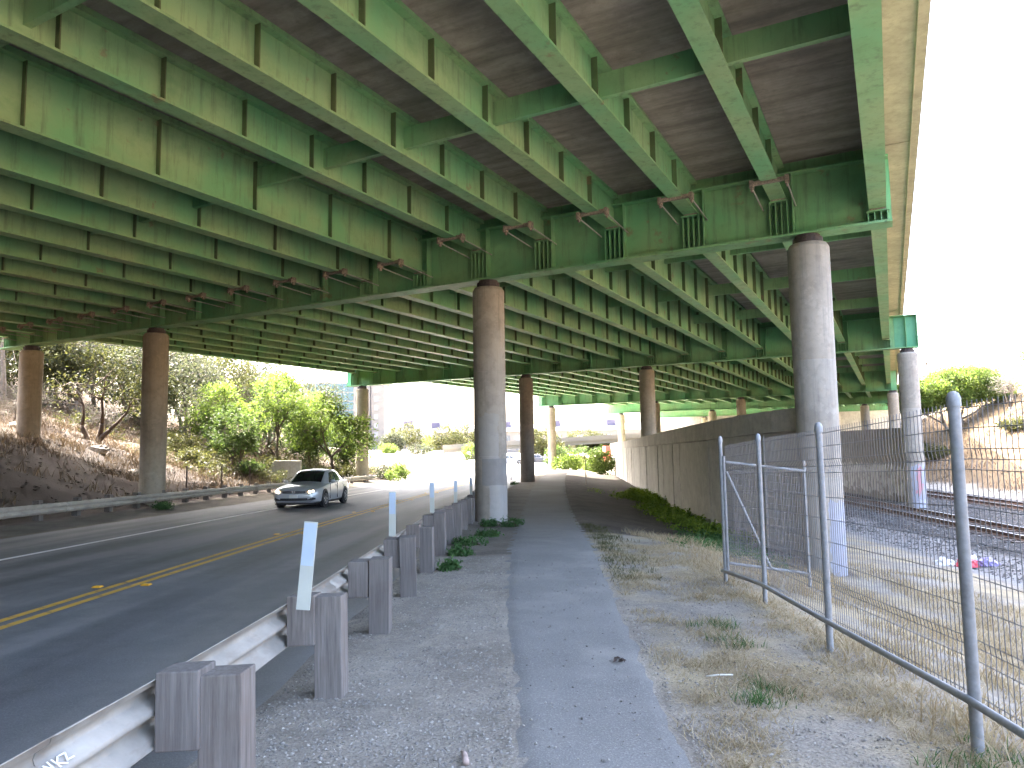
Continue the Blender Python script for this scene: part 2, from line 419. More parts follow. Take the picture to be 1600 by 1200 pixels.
def terr(x, y):
    xr = xc(y) + 3.83; zr = zroad(y); zp = zpath(y); xp = xpath(y)
    toe = interp(y, RAILL) - .7
    # left bank fades out beyond the bridge
    k = interp(y, [(-60, 1.25), (-10, 1.15), (30, 1.0), (45, .85), (58, .80), (75, .62), (100, .42), (140, .2), (300, .1)])
    if x < xc(y) - 7.0:
        L = [(toe - 260, zr + 22 * k), (toe - 90, zr + 19 * k), (toe - 45, zr + 15.5 * k), (toe - 27, zr + 11 * k), (toe - 16, zr + 6.4 * k), (toe - 8.5, zr + 3.5 * k),
             (toe - 4, zr + 1.45 * k), (toe - 1.2, zr + .42), (toe, zr + .12), (xc(y) - 7.0, zr - .03)]
        z = interp(x, L)
        if x < toe: z += .28 * nz(x * .35, y * .35) * clamp((toe - x) / 3) + .16 * nz(x * 1.1, y * 1.1, 3) * clamp((toe - x) / 2)
        else: z += .02 * nz(x * 2, y * 2)
        return z
    if x < xr: return zr - .03
    # right of the road
    tail = [(xe(12.4, y), -2.38), (xe(14.4, y), -2.12), (xe(26.5, y), -2.12), (xe(28, y), -2.35), (xe(30.5, y), -2.3)]
    hk = interp(y, [(-60, .7), (30, .85), (55, 1.12), (85, 1.12), (120, .75), (200, .25), (400, .1)])
    hill = [(xe(33, y), -1.9), (xe(40, y), -2.3 + 3.4 * hk), (xe(47, y), -2.3 + 6.9 * hk), (xe(55, y), -2.3 + 9.6 * hk), (xe(70, y), -2.3 + 12 * hk), (xe(120, y), -2.3 + 14 * hk), (xe(300, y), -2.3 + 18 * hk)]
    fence = interp(y, [(-20, 2.35), (4.2, 2.72), (8.5, 3.02), (20, 3.5)])
    z1 = z2 = None
    kb = sstep(y, 14.5, 20)
    near = [(xr, zr - .03), (xr + .06, lerp(zr, zp, .6)), (xr + .16, zp), (xp + .9, zp), (max(fence - .35, xp + 1.0), zp - .02)]
    if kb < 1:
        z1 = interp(x, near + [(fence + .5, zp - .12), (fence + 2.0, zp - .62), (fence + 4.2, -1.72), (fence + 6.5, -2.1)] + tail + hill)
    if kb > 0:
        xw = xwall(y); zb = interp(y, WALLBOT); dz = interp(y, [(60, 0), (95, .0)])
        gx = xp + 1.15
        mid = [(xr, zr - .03), (xr + .3, lerp(zr, zp, .8)), (xr + .55, zp), (gx, zp), (lerp(gx, xw, .45), lerp(zp, zb, .62)), (xw - .6, zb), (xw + .5, zb - .05), (xw + 2.5, -1.9)]
        z2 = interp(x, mid + tail + hill)
        if y > 92:
            fl = [(xr, zr - .03), (xr + .5, zp), (gx, zp), (gx + 10, -1.9), (gx + 30, -1.9), (gx + 120, -1.0), (gx + 400, 3)]
            z2 = lerp(z2, interp(x, fl), sstep(y, 92, 125))
    z = z1 if kb == 0 else (z2 if kb == 1 else lerp(z1, z2, kb))
    am = clamp((x - xr - .4) / .6)
    if abs(x - xp) < 1.2: am *= .35
    z += am * (.03 * nz(x * 1.3, y * 1.3) + .018 * nz(x * 4.1, y * 4.1, 5))
    if x > xe(31, y): z += .5 * nz(x * .15, y * .15, 2) * clamp((x - xe(31, y)) / 6) + .2 * nz(x * .6, y * .6, 2) * clamp((x - xe(31, y)) / 6)
    return z
def soil(x, y):
    xr = xc(y) + 3.95; toe = interp(y, RAILL) - .7; xp = xpath(y)
    w = nz(x * .8, y * .8, 9) * .5 + nz(x * 2.6, y * 2.6, 4) * .35
    if y > 92 or (x < xc(y) + 12 and y > 66 and x > toe): return (.48, .44, .36)
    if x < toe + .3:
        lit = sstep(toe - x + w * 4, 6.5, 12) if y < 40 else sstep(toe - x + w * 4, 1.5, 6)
        a, b = (.026, .015, .0095), (.062, .042, .025)  # bank soil painted darker in the bridge's shade, paler where sun falls
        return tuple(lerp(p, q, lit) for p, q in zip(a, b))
    if x < xc(y) - 7: return (.17, .155, .13)
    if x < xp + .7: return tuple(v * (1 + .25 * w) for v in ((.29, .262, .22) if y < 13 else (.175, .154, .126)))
    if x > xe(31.5, y): return tuple(v * (1 + .3 * w) for v in (.14, .10, .058))
    if x > xe(28, y): return (.30, .28, .25)
    if x > xe(14, y): return (.05, .048, .047)
    if x > xe(11.8, y): return (.22, .215, .21)
    if y > 17 and x < xwall(y) + .3:
        return tuple(v * (1 + .3 * w) for v in ((.10, .082, .066)))
    g = sstep(w, -.16, .16); a, b = (.275, .25, .21), (.33, .275, .18)
    return tuple(lerp(p, q, g) for p, q in zip(a, b))

def axis(segs):
    out = []
    for a, b, st in segs:
        n_ = max(1, int(round((b - a) / st)))
        out += [a + (b - a) * i / n_ for i in range(n_)]
    out.append(segs[-1][1]); return out
XS = axis([(-900, -300, 100), (-300, -100, 20), (-100, -50, 5), (-50, -26, 1.2), (-26, -13, .6), (-13, -3, 1.0), (-3, 9, .2), (9, 20, .5), (20, 60, 1.2), (60, 110, 5), (110, 300, 19), (300, 1200, 100)])
YS = axis([(-120, -20, 10), (-20, 0, 1.5), (0, 14, .2), (14, 40, .5), (40, 100, 1.25), (100, 200, 5), (200, 400, 20), (400, 3000, 260)])
me = bpy.data.meshes.new('ground')
vv = [(x, y, terr(x, y)) for y in YS for x in XS]; nx = len(XS)
ff = [(j * nx + i, j * nx + i + 1, (j + 1) * nx + i + 1, (j + 1) * nx + i) for j in range(len(YS) - 1) for i in range(nx - 1)]
me.from_pydata(vv, [], ff); me.materials.append(EARTH)
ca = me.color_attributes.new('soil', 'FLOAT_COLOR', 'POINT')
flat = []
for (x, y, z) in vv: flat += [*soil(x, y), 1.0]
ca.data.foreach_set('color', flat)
me.polygons.foreach_set('use_smooth', [True] * len(me.polygons)); me.update()
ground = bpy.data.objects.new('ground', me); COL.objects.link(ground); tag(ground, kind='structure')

# road with its markings
def ribbon(name, mat, y0, y1, st, fl, fr, zf, parent=None, ncross=1, jag=0, seed=0):
    rows = []; n_ = int((y1 - y0) / st)
    for j in range(n_ + 1):
        y = y0 + (y1 - y0) * j / n_; a = fl(y); b = fr(y)
        if jag:
            a += jag * (nz(y * 1.7, seed) + .6 * nz(y * 5, seed + 3)); b += jag * (nz(y * 1.9, seed + 7) + .6 * nz(y * 5.5, seed + 9))
        rows.append([(lerp(a, b, i / ncross), y, zf(lerp(a, b, i / ncross), y)) for i in range(ncross + 1)])
    return MB().grid(rows).build(name, mat, parent, smooth=True)
road = ribbon('road', ROAD, -40, 150, .5, lambda y: xc(y) - 7.05, lambda y: xc(y) + 3.86, lambda x, y: zroad(y), ncross=8, jag=.06); tag(road, kind='structure')
for off in (-.13, .13):
    ribbon('yellow_line', YELLOW, -30, 120, .5, lambda y, o=off: xc(y) + o - .06, lambda y, o=off: xc(y) + o + .06, lambda x, y: zroad(y) + .005, road)
ribbon('white_edge_line', WHITEP, -30, 120, .5, lambda y: xc(y) - 4.14, lambda y: xc(y) - 3.99, lambda x, y: zroad(y) + .005, road)
mk = MB().prism([(-.05, -.05, 0), (.05, -.05, 0), (.05, .05, 0), (-.05, .05, 0)], (0, 0, .004)); mk.v = []; mk.f = []
mk.grid([[(-.06, -.06, 0), (.06, -.06, 0), (.06, .06, 0), (-.06, .06, 0)], [(-.045, -.035, .02), (.045, -.035, .02), (.045, .035, .02), (-.045, .035, .02)]], True); mk.f.append((4, 5, 6, 7))
mkm = mk.mesh('road_marker', AMBER)
for y in (10.3, 17.5, 24.8, 32, 39):
    for off in (-.32, .32): inst(mkm, 'road_marker', road, (xc(y) + off, y + (0 if off < 0 else .1), zroad(y) + .004))
def pl(y): return xpath(y) - interp(y, [(0, .52), (5, .55), (8, .78), (14, .95), (60, 1.1)])
def pr(y): return xpath(y) + interp(y, [(0, .56), (5, .62), (9, .78), (14, .92), (60, 1.1)])
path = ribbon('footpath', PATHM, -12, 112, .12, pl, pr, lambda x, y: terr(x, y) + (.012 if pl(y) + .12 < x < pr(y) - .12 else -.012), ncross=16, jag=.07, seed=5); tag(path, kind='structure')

# ------------------------------------------------------------------ the overpass: local x = along the girders, local y = across to the left
YAW = R(62)
bridge = empty('overpass', (0, 0, 0), YAW)
tag(bridge, 'wide green steel girder highway overpass on round concrete columns spanning road and railway', 'bridge')
def bw(s, t): return (s * math.cos(YAW) - t * math.sin(YAW), s * math.sin(YAW) + t * math.cos(YAW))
SP = [-34, -6.6, 19.2, 44.8, 80.5, 105.6, 131, 156]
NG = 18; DT = 2.25; ZT = 8.70; ZD = 8.79
def gz(span, i):
    if span <= 1: return 7.17 if i == 0 else (7.80 if i <= 5 else 7.36)
    return 7.22 if i <= 7 else lerp(7.22, 7.68, (i - 7) / 10)
FW = .19
def girder_mesh(L, h):
    m = MB()
    m.box(0, L, -FW, FW, 0, .045); m.box(0, L, -FW * .9, FW * .9, h - .035, h); m.box(.001, L - .001, -.011, .011, .045, h - .035)
    m.box(.002, L - .002, -FW * .72, FW * .72, h + .001, h + .1)
    return m.mesh('girder', GREEN_WEB)
hm = None
stiff_cache = {}
def stiff_mesh(h):
    k = round(h, 2)
    if k not in stiff_cache: stiff_cache[k] = MB().box(-.011, .011, -.13, -.012, .046, h - .036).mesh('stiffener', STIFF)
    return stiff_cache[k]
gcache = {}; nst = 0; rest = MB()
dia_m = {}
def dia_mesh(L):
    k = round(L, 3)
    if k not in dia_m:
        m = MB(); m.box(-.012, .012, 0, L, .02, .44); m.box(-.012, .11, 0, L, 0, .02); m.box(-.012, .11, 0, L, .44, .46)
        dia_m[k] = m.mesh('diaphragm', GREEN_WEB)
    return dia_m[k]
girders = {}
for sp in range(len(SP) - 1):
    s0, s1 = SP[sp] + (.06 if sp else 0), SP[sp + 1] - .06
    for i in range(NG):
        zb = gz(sp, i); key = (sp, round(zb, 2))
        if key not in gcache: gcache[key] = girder_mesh(s1 - s0, ZT - zb)
        g = inst(gcache[key], 'girder', bridge, (s0, i * DT, zb)); girders[sp, i] = g
        if sp == 0 or i == 0 or sp > 3: continue
        # vertical stiffeners on the side that faces right
        step = {1: 1.83 if i <= 5 else 2.65, 2: 1.95, 3: 2.3}[sp]; s = (s0 + 5.2 if sp == 1 else s0 + 1.4) + .35 * ((i * 7) % 5) / 5
        while s < s1 - .5:
            if sp in (1, 2) and nst < 300 and (sp == 1 or i <= 11) and s > .5:
                inst(stiff_mesh(ZT - zb), 'stiffener', g, (s - s0, 0, 0)); nst += 1
            elif s > 0:
                rest.box(s - .012, s + .012, i * DT - .165, i * DT - .012, zb + .046, ZT - .036)
            s += step * (1 + .06 * nz(s, i))
o = rest.build('stiffener', STIFF, bridge); o['kind'] = 'stuff'; o['label'] = 'far row of small dark web stiffeners'
for sp, ss in ((1, (-1.0, 5.6, 12.05)), (2, (24.3, 30.8, 37.6)), (3, (52, 59, 66, 73)), (4, (89, 97))):
    for s in ss:
        for i in range(NG - 1):
            zt = 8.06 if sp == 1 and i <= 5 else 7.92
            a = i * DT + .013; b_ = (i + 1) * DT - .013
            inst(dia_mesh(b_ - a), 'diaphragm', bridge, (s + .05 * (i % 2), a, zt))
# deck, one slab per span, with the overhang and parapet along each edge
for sp in range(len(SP) - 1):
    s0, s1 = SP[sp] + .012, SP[sp + 1] - .012
    MB().box(s0, s1, -.93, NG * DT - DT + .93, ZD + .011, ZD + .26).build('deck_slab', SOFFIT, bridge)
    for side in (-1, 1):
        t0 = -.93 if side < 0 else (NG - 1) * DT + .93
        def P(d, z): return (s0, t0 + (-side) * d * 1.0, z)
        # kerb with a drip lip, then the barrier face; the overhang soffit is its own paler strip
        pts = [P(-.03, ZD - .07), P(.15, ZD - .07), P(.17, ZD + .262), P(.42, ZD + .262), P(.38, ZD + .34), P(.22, ZD + .55), P(.17, ZD + 1.1), P(-.03, ZD + 1.1)]
        pts = [(a, b_, z) for a, b_, z in pts]
        MB().prism(pts, (s1 - s0, 0, 0)).build('parapet', PARAPET, bridge, recalc=True)
        ta, tb = (t0 + .151, t0 + .72) if side < 0 else (t0 - .72, t0 - .151)
        MB().box(s0 + .01, s1 - .01, ta, tb, ZD - .012, ZD + .010).build('overhang', PARAPET, bridge)

# cap beams
def seat_mesh(h, w=.24):
    m = MB(); m.box(-.28, 0, -w, w, h - .03, h)
    for k in (-.21, -.07, .07, .21): m.box(-.26, 0, k - .011, k + .011, 0, h - .031)
    return m.mesh('bearing_seat', GREEN_CAP)
seatc = {}
def bearing_mesh():
    return MB().box(-.26, -.05, -.17, .17, 0, .045).mesh('bearing', RUSTY)
BRG = bearing_mesh()
RX = -1.75
def restrainer_mesh():
    # rusty cross angle under the flange, two anchor blocks and two rods slanting down to the cap
    m = MB(); m.box(RX - .05, RX + .05, -.40, .40, -.06, -.012); m.box(RX - .05, RX - .035, -.40, .40, -.012, .03)
    for k in (-.40, .40):
        m.box(RX - .09, RX + .09, k - .045, k + .045, -.12, .05); m.box(RX - .13, RX - .08, k - .03, k + .03, -.15, -.03); m.box(RX - .04, RX + .06, k - .02, k + .02, -.20, -.10)
    return m.mesh('restrainer', RUSTY)
RST = restrainer_mesh()
def rod_mesh():
    m = MB()
    for k in (-.40, .40): m.tube([(RX, k, -.09), (-.02, k, -.17)], .019, 6)
    return m.mesh('restrainer_rod', ROD)
RODM = rod_mesh()
FULLST = {}
caps = [(-6.6, 6.8, -.45, 38.9), (19.2, 6.8, -.30, 38.9), (44.8, 6.63, -1.55, 39.1), (80.5, 6.5, -.7, 39.1), (105.6, 6.4, -.5, 39.2), (131, 6.4, -.5, 39.2)]
for ci, (s, zb, t0, t1) in enumerate(caps):
    sp = ci           # span in front of the cap
    m = MB(); m.box(s - .30, s + .30, t0, t1, zb, zb + .06); m.box(s - .28, s + .28, t0 + .01, t1 - .01, 8.42, 8.46)
    m.box(s - .013, s + .013, t0 + .005, t1 - .005, zb + .06, 8.42); m.box(s - .012, s + .012, max(t0, -.2), min(t1, 38.4), 8.46, ZD - .001)
    cap = m.build('cap_beam', GREEN_CAP, bridge)
    if ci not in (1, 2, 3): continue
    fk = round(zb, 2)
    if fk not in FULLST: FULLST[fk] = MB().box(-.27, -.014, -.011, .011, .061, 8.419 - zb).mesh('stiffener', GREEN_CAP)
    for i in range(NG):
        gb = gz(sp, i) - .045; h = gb - zb - .06
        k = round(h, 2)
        if k not in seatc: seatc[k] = seat_mesh(h)
        inst(seatc[k], 'bearing_seat', cap, (s - .014, i * DT, zb + .061))
        inst(BRG, 'bearing', cap, (s - .014, i * DT, gb + .001))
        if ci in (1, 2) and i:
            inst(FULLST[fk], 'stiffener', cap, (s, i * DT - .34, zb))
        if ci == 1 and i > 0:
            inst(RST, 'restrainer', cap, (s, i * DT, gz(sp, i))); inst(RODM, 'restrainer_rod', cap, (s, i * DT, gz(sp, i)))
    if ci == 2:
        for t in (t0 + .02, -1.0):
            inst(FULLST[fk], 'stiffener', cap, (s, t, zb))
        MB().box(s - .28, s + .28, t0 - .02, t0 - .001, zb + .061, 8.6).build('end_plate', GREEN_END, cap)
        MB().box(s - .033, s - .014, t0 + .03, -.42, zb + .061, 8.415).build('web_plate', GREEN_END, cap)
        MB().box(s - .033, s - .014, 38.0, 39.05, zb + .061, 8.415).build('web_plate', GREEN_END, cap)

MB().box(150, 152, -4, 41, -4, ZD - .02).build('abutment', COPING, bridge)
# columns
colmesh = {}
def column(s, t, ztop, zbot, mat, rad=.5):
    x, y = bw(s, t)
    m = MB(); prof = [(rad, zbot), (rad, zbot + (ztop - zbot) * .33), (rad - .004, zbot + (ztop - zbot) * .331), (rad, zbot + (ztop - zbot) * .334), (rad, zbot + (ztop - zbot) * .66), (rad - .004, zbot + (ztop - zbot) * .661), (rad, zbot + (ztop - zbot) * .664), (rad, ztop - .10), (rad - .06, ztop)]
    m.lathe(prof, 40, (s, t))
    c = m.build('column', mat, bridge, smooth=True, auto=25)
    b = MB().lathe([(.36, ztop), (.36, ztop + .16), (.30, ztop + .17), (.30, ztop + .24)], 20, (s, t)).build('pot_bearing', DARKSTEEL, c)
    return c
COLG = (.305, .28, .238); COLB = (.36, .32, .265)
base = {}
def colz(s, t): x, y = bw(s, t); return terr(x, y) - .6
PAT = (.40, .42, .43)
xa, ya = bw(19.2, 1.62); xb, yb = bw(19.2, 11.0); xe_, ye_ = bw(44.9, -1.0)
MA = m_column('near right column concrete', COLG, [(-3, .15, 18, 100, (.27, .31, .42), .7, .5), (-3, -1.0, -100, 20, (.33, .34, .34), .3, .4)], xa, ya, .7, (.16, .145, .13))
MBc = m_column('patched column concrete', COLB, [(-2, .42, -5, 100, (.34, .345, .335), .8, .3), (1.15, 2.55, -48, 30, (.36, .355, .335), .75, .7), (.42, 1.22, -32, 100, (.205, .205, .205), .9, .07), (2.0, 5.2, 14, 50, (.38, .35, .29), .5, .9)], xb, yb, .5)
ME = m_column('column with blue and red paint', COLG, [(-3, .2, -20, 100, (.28, .32, .42), .8, .6), (-1.2, .1, 8, 40, (.50, .14, .14), .75, 2.2), (-2.6, -1.6, 5, 60, (.38, .40, .46), .8, .8)], xe_, ye_, .4)
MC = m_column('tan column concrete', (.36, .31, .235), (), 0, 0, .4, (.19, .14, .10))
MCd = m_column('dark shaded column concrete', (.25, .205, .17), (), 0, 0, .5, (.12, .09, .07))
def lab(o, l): o['label'] = l; return o
lab(column(19.2, 1.62, 6.56, colz(19.2, 1.62), MA), 'pale grey near right column with bluish paint at its foot')
lab(column(19.2, 11.0, 6.56, colz(19.2, 11.0), MBc), 'column beside the path with grey patches painted over graffiti')
column(19.2, 27.2, 6.56, colz(19.2, 27.2), MC)
column(19.2, 36.5, 6.56, colz(19.2, 36.5), MC)
lab(column(44.9, -1.0, 6.39, colz(44.9, -1.0), ME), 'column between the tracks with blue and red graffiti')
column(44.9, 13.9, 6.39, colz(44.9, 13.9), MC)
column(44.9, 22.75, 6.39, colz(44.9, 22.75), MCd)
column(44.9, 37.6, 6.39, colz(44.9, 37.6), MC)
for t in (-.3, 14.4, 24.0, 37.3): column(80.5, t, 6.26, colz(80.5, t), MC)
for t in (3, 23, 37.0): column(105.6, t, 6.16, colz(105.6, t), MC, .55)
for t in (8, 30): column(131, t, 6.16, colz(131, t), MC, .55)
for t in (1.6, 11, 27.2, 36.5): column(-6.6, t, 6.56, colz(-6.6, t), MC)

# ------------------------------------------------------------------ walls
def wall_frame(y):
    a, b = xwall(y - .2), xwall(y + .2); d = Vector((b - a, .4, 0)).normalized(); return d, Vector((d.y, -d.x, 0))
rw = empty('retaining_wall', (xwall(40), 40, terr(xwall(40), 40)))
tag(rw, 'long tan concrete retaining wall of tall panels curving away beside the dirt bank', 'wall')
RW0 = rw.location
ys = []; y = 18.6
while y < 92: ys.append(y); y += 1.9
ys.append(92.4)
for k in range(len(ys) - 1):
    y0, y1 = ys[k] + .012, ys[k + 1] - .012
    zt0, zt1 = interp(y0, WALLTOP) - .62, interp(y1, WALLTOP) - .62; zb = interp(y0, WALLBOT) - .5
    d0, n0 = wall_frame((y0 + y1) / 2)
    jut = .02 if k % 3 == 1 else 0.0; ju2 = .012 * ((k * 5) % 4)
    a = Vector((xwall(y0), y0, 0)) - n0 * (jut + ju2); b = Vector((xwall(y1), y1, 0)) - n0 * (jut + ju2)
    m = MB(); th = n0 * (.26 + jut)
    pts = [a + Vector((0, 0, zb)), b + Vector((0, 0, zb)), b + Vector((0, 0, zt1)), a + Vector((0, 0, zt0))]
    m.prism([p - RW0 for p in pts], th); m.build('wall_panel', WALLC, rw, recalc=True, bevel=.012)
for k in range(0, len(ys) - 1, 3):
    y0 = ys[k] + .006; y1 = ys[min(k + 3, len(ys) - 1)] - .006
    rows = []
    sub = 4
    for q in range(sub + 1):
        yy = lerp(y0, y1, q / sub); d0, n0 = wall_frame(yy); c = Vector((xwall(yy), yy, 0)) - RW0; zt = interp(yy, WALLTOP)
        o1 = c - n0 * .09; o2 = c + n0 * .34
        rows.append([o1 + Vector((0, 0, zt - .61)), o1 + Vector((0, 0, zt)), o2 + Vector((0, 0, zt)), o2 + Vector((0, 0, zt - .61))])
    m = MB(); m.grid(rows, True); m.f.append((0, 1, 2, 3)); b = sub * 4; m.f.append((b + 3, b + 2, b + 1, b)); m.build('coping', COPING, rw, recalc=True)

def m_pierwall():
    n, c, b = m_concrete('pier wall concrete', (.25, .225, .20), .35, (.12, .1, .085), scale=.6)
    x = n.sep(n.pos); wob = n.math('SUBTRACT', n.noise(1.2, 6, .65), .5)
    zz = n.math('ADD', x[2], n.math('MULTIPLY', wob, 1.6))
    mk_ = n.math('MULTIPLY', n.math('GREATER_THAN', zz, -1.75), n.math('LESS_THAN', zz, .05))
    c = n.mix(n.math('MULTIPLY', mk_, n.ramp(n.noise(1.6, 6, .7), (.42, .1), (.5, .85))), c, (.52, .50, .47))
    return n.done(c, .9, b)
PIERW = m_pierwall()
ew = 19.85
pw = empty('pier_wall', (xe(ew, 60), 60, -2.4)); tag(pw, 'concrete crash wall along the railway with pale patches painted over graffiti', 'wall')
y = 41.9; k = 0
while y < 100:
    y1 = y + 4.9
    m = MB(); a = Vector((xe(ew, y + .012), y + .012, -3.2)) - pw.location; b = Vector((xe(ew, y1 - .012), y1 - .012, -3.2)) - pw.location
    zt = lerp(2.3, 2.0, (y - 41) / 60) + 3.2
    m.prism([a, b, b + Vector((0, 0, zt)), a + Vector((0, 0, zt))], (.5, 0, 0)); m.build('wall_panel', PIERW, pw, recalc=True, bevel=.015)
    y = y1; k += 1

# ------------------------------------------------------------------ near guardrail
def xg(y): return -1.36 + .00015 * y * y if y < 24 else -1.36 + .00015 * 576 + .0072 * (y - 24) + .0006 * (y - 24) ** 2
gr = empty('guardrail', (xg(5), 5, terr(xg(5), 5)))
tag(gr, 'long guardrail of grey corrugated steel on weathered timber posts beside the path', 'guardrail')
GO = gr.location
postm = MB().box(-.1, .1, -.1, .1, -.75, .73).mesh('post', WOOD)
blockm = MB().box(-.1, .1, -.1, .1, -.18, .17).mesh('block', WOOD)
boltm = MB().lathe([(.028, 0), (.028, .012), (.014, .013), (.014, .03)], 10).mesh('bolt', GALV)
gy = [-4.15 + 1.9 * k for k in range(30)]
gy = [y + .02 for y in gy]
for k, y in enumerate(gy):
    if 50.5 < y: break
    zt = zpath(y); lean = R(rnd.uniform(-3.2, 3.8)); tilt = R(rnd.uniform(-3, 3)); tw = R(rnd.uniform(-7, 7))
    if abs(y - 22) < .75: y -= .8; zt = zpath(y)
    p = inst(postm, 'post', gr, Vector((xg(y), y, zt + rnd.uniform(-.06, .03))) - GO, (tilt, lean, tw))
    b_ = inst(blockm, 'block', gr, Vector((xg(y) - .205, y, zt + .545 + rnd.uniform(-.02, .01))) - GO, (tilt, lean, tw * .6))
    for o in (p, b_):
        md = o.modifiers.new('bevel', 'BEVEL'); md.width = .007; md.segments = 2
    inst(boltm, 'bolt', gr, Vector((xg(y) - .335, y, zt + .515)) - GO, (0, R(-90), 0))
WB = [(0, 0), (-.018, .008), (-.022, .03), (-.075, .062), (-.082, .085), (-.075, .108), (-.018, .14), (-.014, .155), (-.018, .17), (-.075, .202), (-.082, .225), (-.075, .248), (-.022, .28), (-.018, .302), (0, .31)]
def beam(name, y0, y1, fx, fz, off, sgn, mat, parent, org, lap=3.81, prof=WB, gap=0.0):
    y = y0; k = 0
    while y < y1:
        e = min(y + lap, y1); rows = []; nn = 8
        for q in range(nn + 1):
            yy = lerp(y - (.16 if k else 0), e + .16, q / nn)
            dd = (k % 2) * .004
            rows.append([Vector((fx(yy) + off + sgn * (dx - dd), yy, fz(yy) + dz)) - org for dx, dz in prof])
        o = MB().grid(rows).build(name, mat, parent, smooth=True)
        md = o.modifiers.new('thick', 'SOLIDIFY'); md.thickness = .0045; md.offset = 0
        y = e; k += 1
beam('beam', -4.8, 50, xg, lambda y: zpath(y) + .36, -.305, 1, GALV, gr, GO)
# white marker plates
dm = MB().box(-.046, .046, -.006, .006, 0, .60).mesh('delineator', DELIN)
dr = MB().box(-.042, .042, -.0085, -.0065, .30, .59).mesh('reflective_sheet', REFL)
for y, ln, dxx in ((5.12, 5, -1.465), (9.9, .5, -1.66), (14.6, -.5, -1.65), (19.3, 1.0, -1.56), (25.0, -1, -1.48)):
    d = inst(dm, 'delineator', gr, Vector((dxx, y - .115, zpath(y) + .68)) - GO, (0, R(ln), 0))
    inst(dr, 'reflective_sheet', d)
# scratched letters on the beam
sc = MB()
def stroke(pts, org, ux, uz, nrm, w=.0035):
    for a, b in zip(pts[:-1], pts[1:]):
        A = org + ux * a[0] + uz * a[1]; B = org + ux * b[0] + uz * b[1]
        d = (B - A); L = d.length; d.normalize(); sd = d.cross(nrm).normalized()
        sc.obox((A + B) / 2, d, sd, nrm, L / 2 + w, w, .0012)
yl = 2.66; fo = Vector((xg(yl) - .305 - .079, yl, zpath(yl) + .36 + .20)) - GO
LN = Vector((.49, 0, .87)).normalized(); UX = Vector((0, 1, 0)); UZ = Vector((-.87, 0, .49))
org = Vector((xg(yl) - .305 - .0185 + .003, yl, zpath(yl) + .36 + .172 + .005)) - GO
for pts in ([(0, 0), (.012, .05), (.03, .004), (.042, .055)], [(.062, 0), (.066, .052)], [(.10, .05), (.067, .024), (.10, -.004)], [(.112, .05), (.145, .046), (.116, .008), (.155, .004)]):
    stroke([(a * .9, b_ * .8) for a, b_ in pts], org, UX, UZ, LN)
sc_o = sc.build('scratched_letters', SCRATCH, gr)

# far guardrail on the left
fg = empty('guardrail', (-14.3, 28, terr(-14.3, 28))); FO = fg.location
tag(fg, 'low dusty guardrail at the foot of the brown bank across the road', 'guardrail')
def xl(y): return interp(y, RAILL)
beam('beam', 4, 57.2, xl, lambda y: zroad(y) + .30, 0.0, -1, FARRAIL, fg, FO)
fpm = MB().box(-.10, .10, -.1, .1, -.5, .66).mesh('post', WOOD); fbm = MB().box(-.1, .1, -.1, .1, -.17, .17).mesh('block', WOOD)
y = 5.0
while y < 57:
    inst(fpm, 'post', fg, Vector((xl(y) - .34, y, zroad(y) + .05)) - FO, (0, R(rnd.uniform(-3, 3)), 0)); inst(fbm, 'block', fg, Vector((xl(y) - .11, y, zroad(y) + .45)) - FO)
    y += 1.9

# ------------------------------------------------------------------ railway fence and gate
fn = empty('railway_fence', (2.72, 4.2, terr(2.72, 4.2))); FN = fn.location
tag(fn, 'galvanised welded mesh fence on round steel posts along the railway side', 'fence')
FP = [(.2, 2.30), (2.1, 2.45), (4.2, 2.61), (6.5, 2.79), (8.5, 2.92), (9.95, 2.89)]
def xf(y): return interp(y, FP)
def zf(y): return interp(y, [(0, .05), (4.2, .02), (6.5, -.09), (8.5, -.16), (9.95, -.25)])
for (y, x), rr in zip(FP, (.034, .034, .034, .030, .027, .026)):
    z0 = zf(y); h = 1.84 if y < 9 else 1.92
    m = MB(); m.tube([(0, 0, -.5), (0, 0, h - .045)], rr, 16); p = m.build('post', GALVF, fn, smooth=True, auto=40, loc=Vector((x, y, z0)) - FN)
    MB().lathe([(rr + .006, h - .07), (rr + .006, h - .02), (rr * .85, h + .008), (rr * .3, h + .02)], 16).build('post_cap', GALVF, p, smooth=True, auto=40)
for (y0, x0), (y1, x1) in zip(FP[:-1], FP[1:]):
    m = MB(); m.tube([Vector((x0, y0, zf(y0) + .10)) - FN + Vector((-.045, 0, 0)), Vector((x1, y1, zf(y1) + .10)) - FN + Vector((-.045, 0, 0))], .024, 10); m.build('bottom_rail', GALVF, fn, smooth=True, auto=40)
    # welded panel: close vertical wires with two pressed folds, horizontal wires across
    m = MB(); L = math.hypot(x1 - x0, y1 - y0); nw = int(L / .05)
    prof = [(.0, .06), (.0, .30), (.03, .36), (0, .42), (0, .98), (0, 1.40), (.035, 1.46), (0, 1.52), (0, 1.80)]
    for q in range(1, nw):
        k = q / nw; bx = lerp(x0, x1, k); by = lerp(y0, y1, k); bz = lerp(zf(y0), zf(y1), k)
        m.tube([Vector((bx + .05 + dx, by + dx * 1.2, bz + dz)) - FN for dx, dz in prof], .0031, 4, False)
    for dx, dz in ((0, .10), (0, .30), (.03, .36), (0, .42), (0, .60), (0, .78), (0, .98), (0, 1.18), (0, 1.40), (.035, 1.46), (0, 1.52), (0, 1.64), (0, 1.76)):
        m.tube([Vector((x0 + .047 + dx, y0, zf(y0) + dz)) - FN, Vector((x1 + .047 + dx, y1, zf(y1) + dz)) - FN], .0028, 4, False)
    o = m.build('mesh_panel', WIRE, fn)
gt = empty('gate', (2.93, 9.96, terr(2.93, 9.96))); GT = gt.location
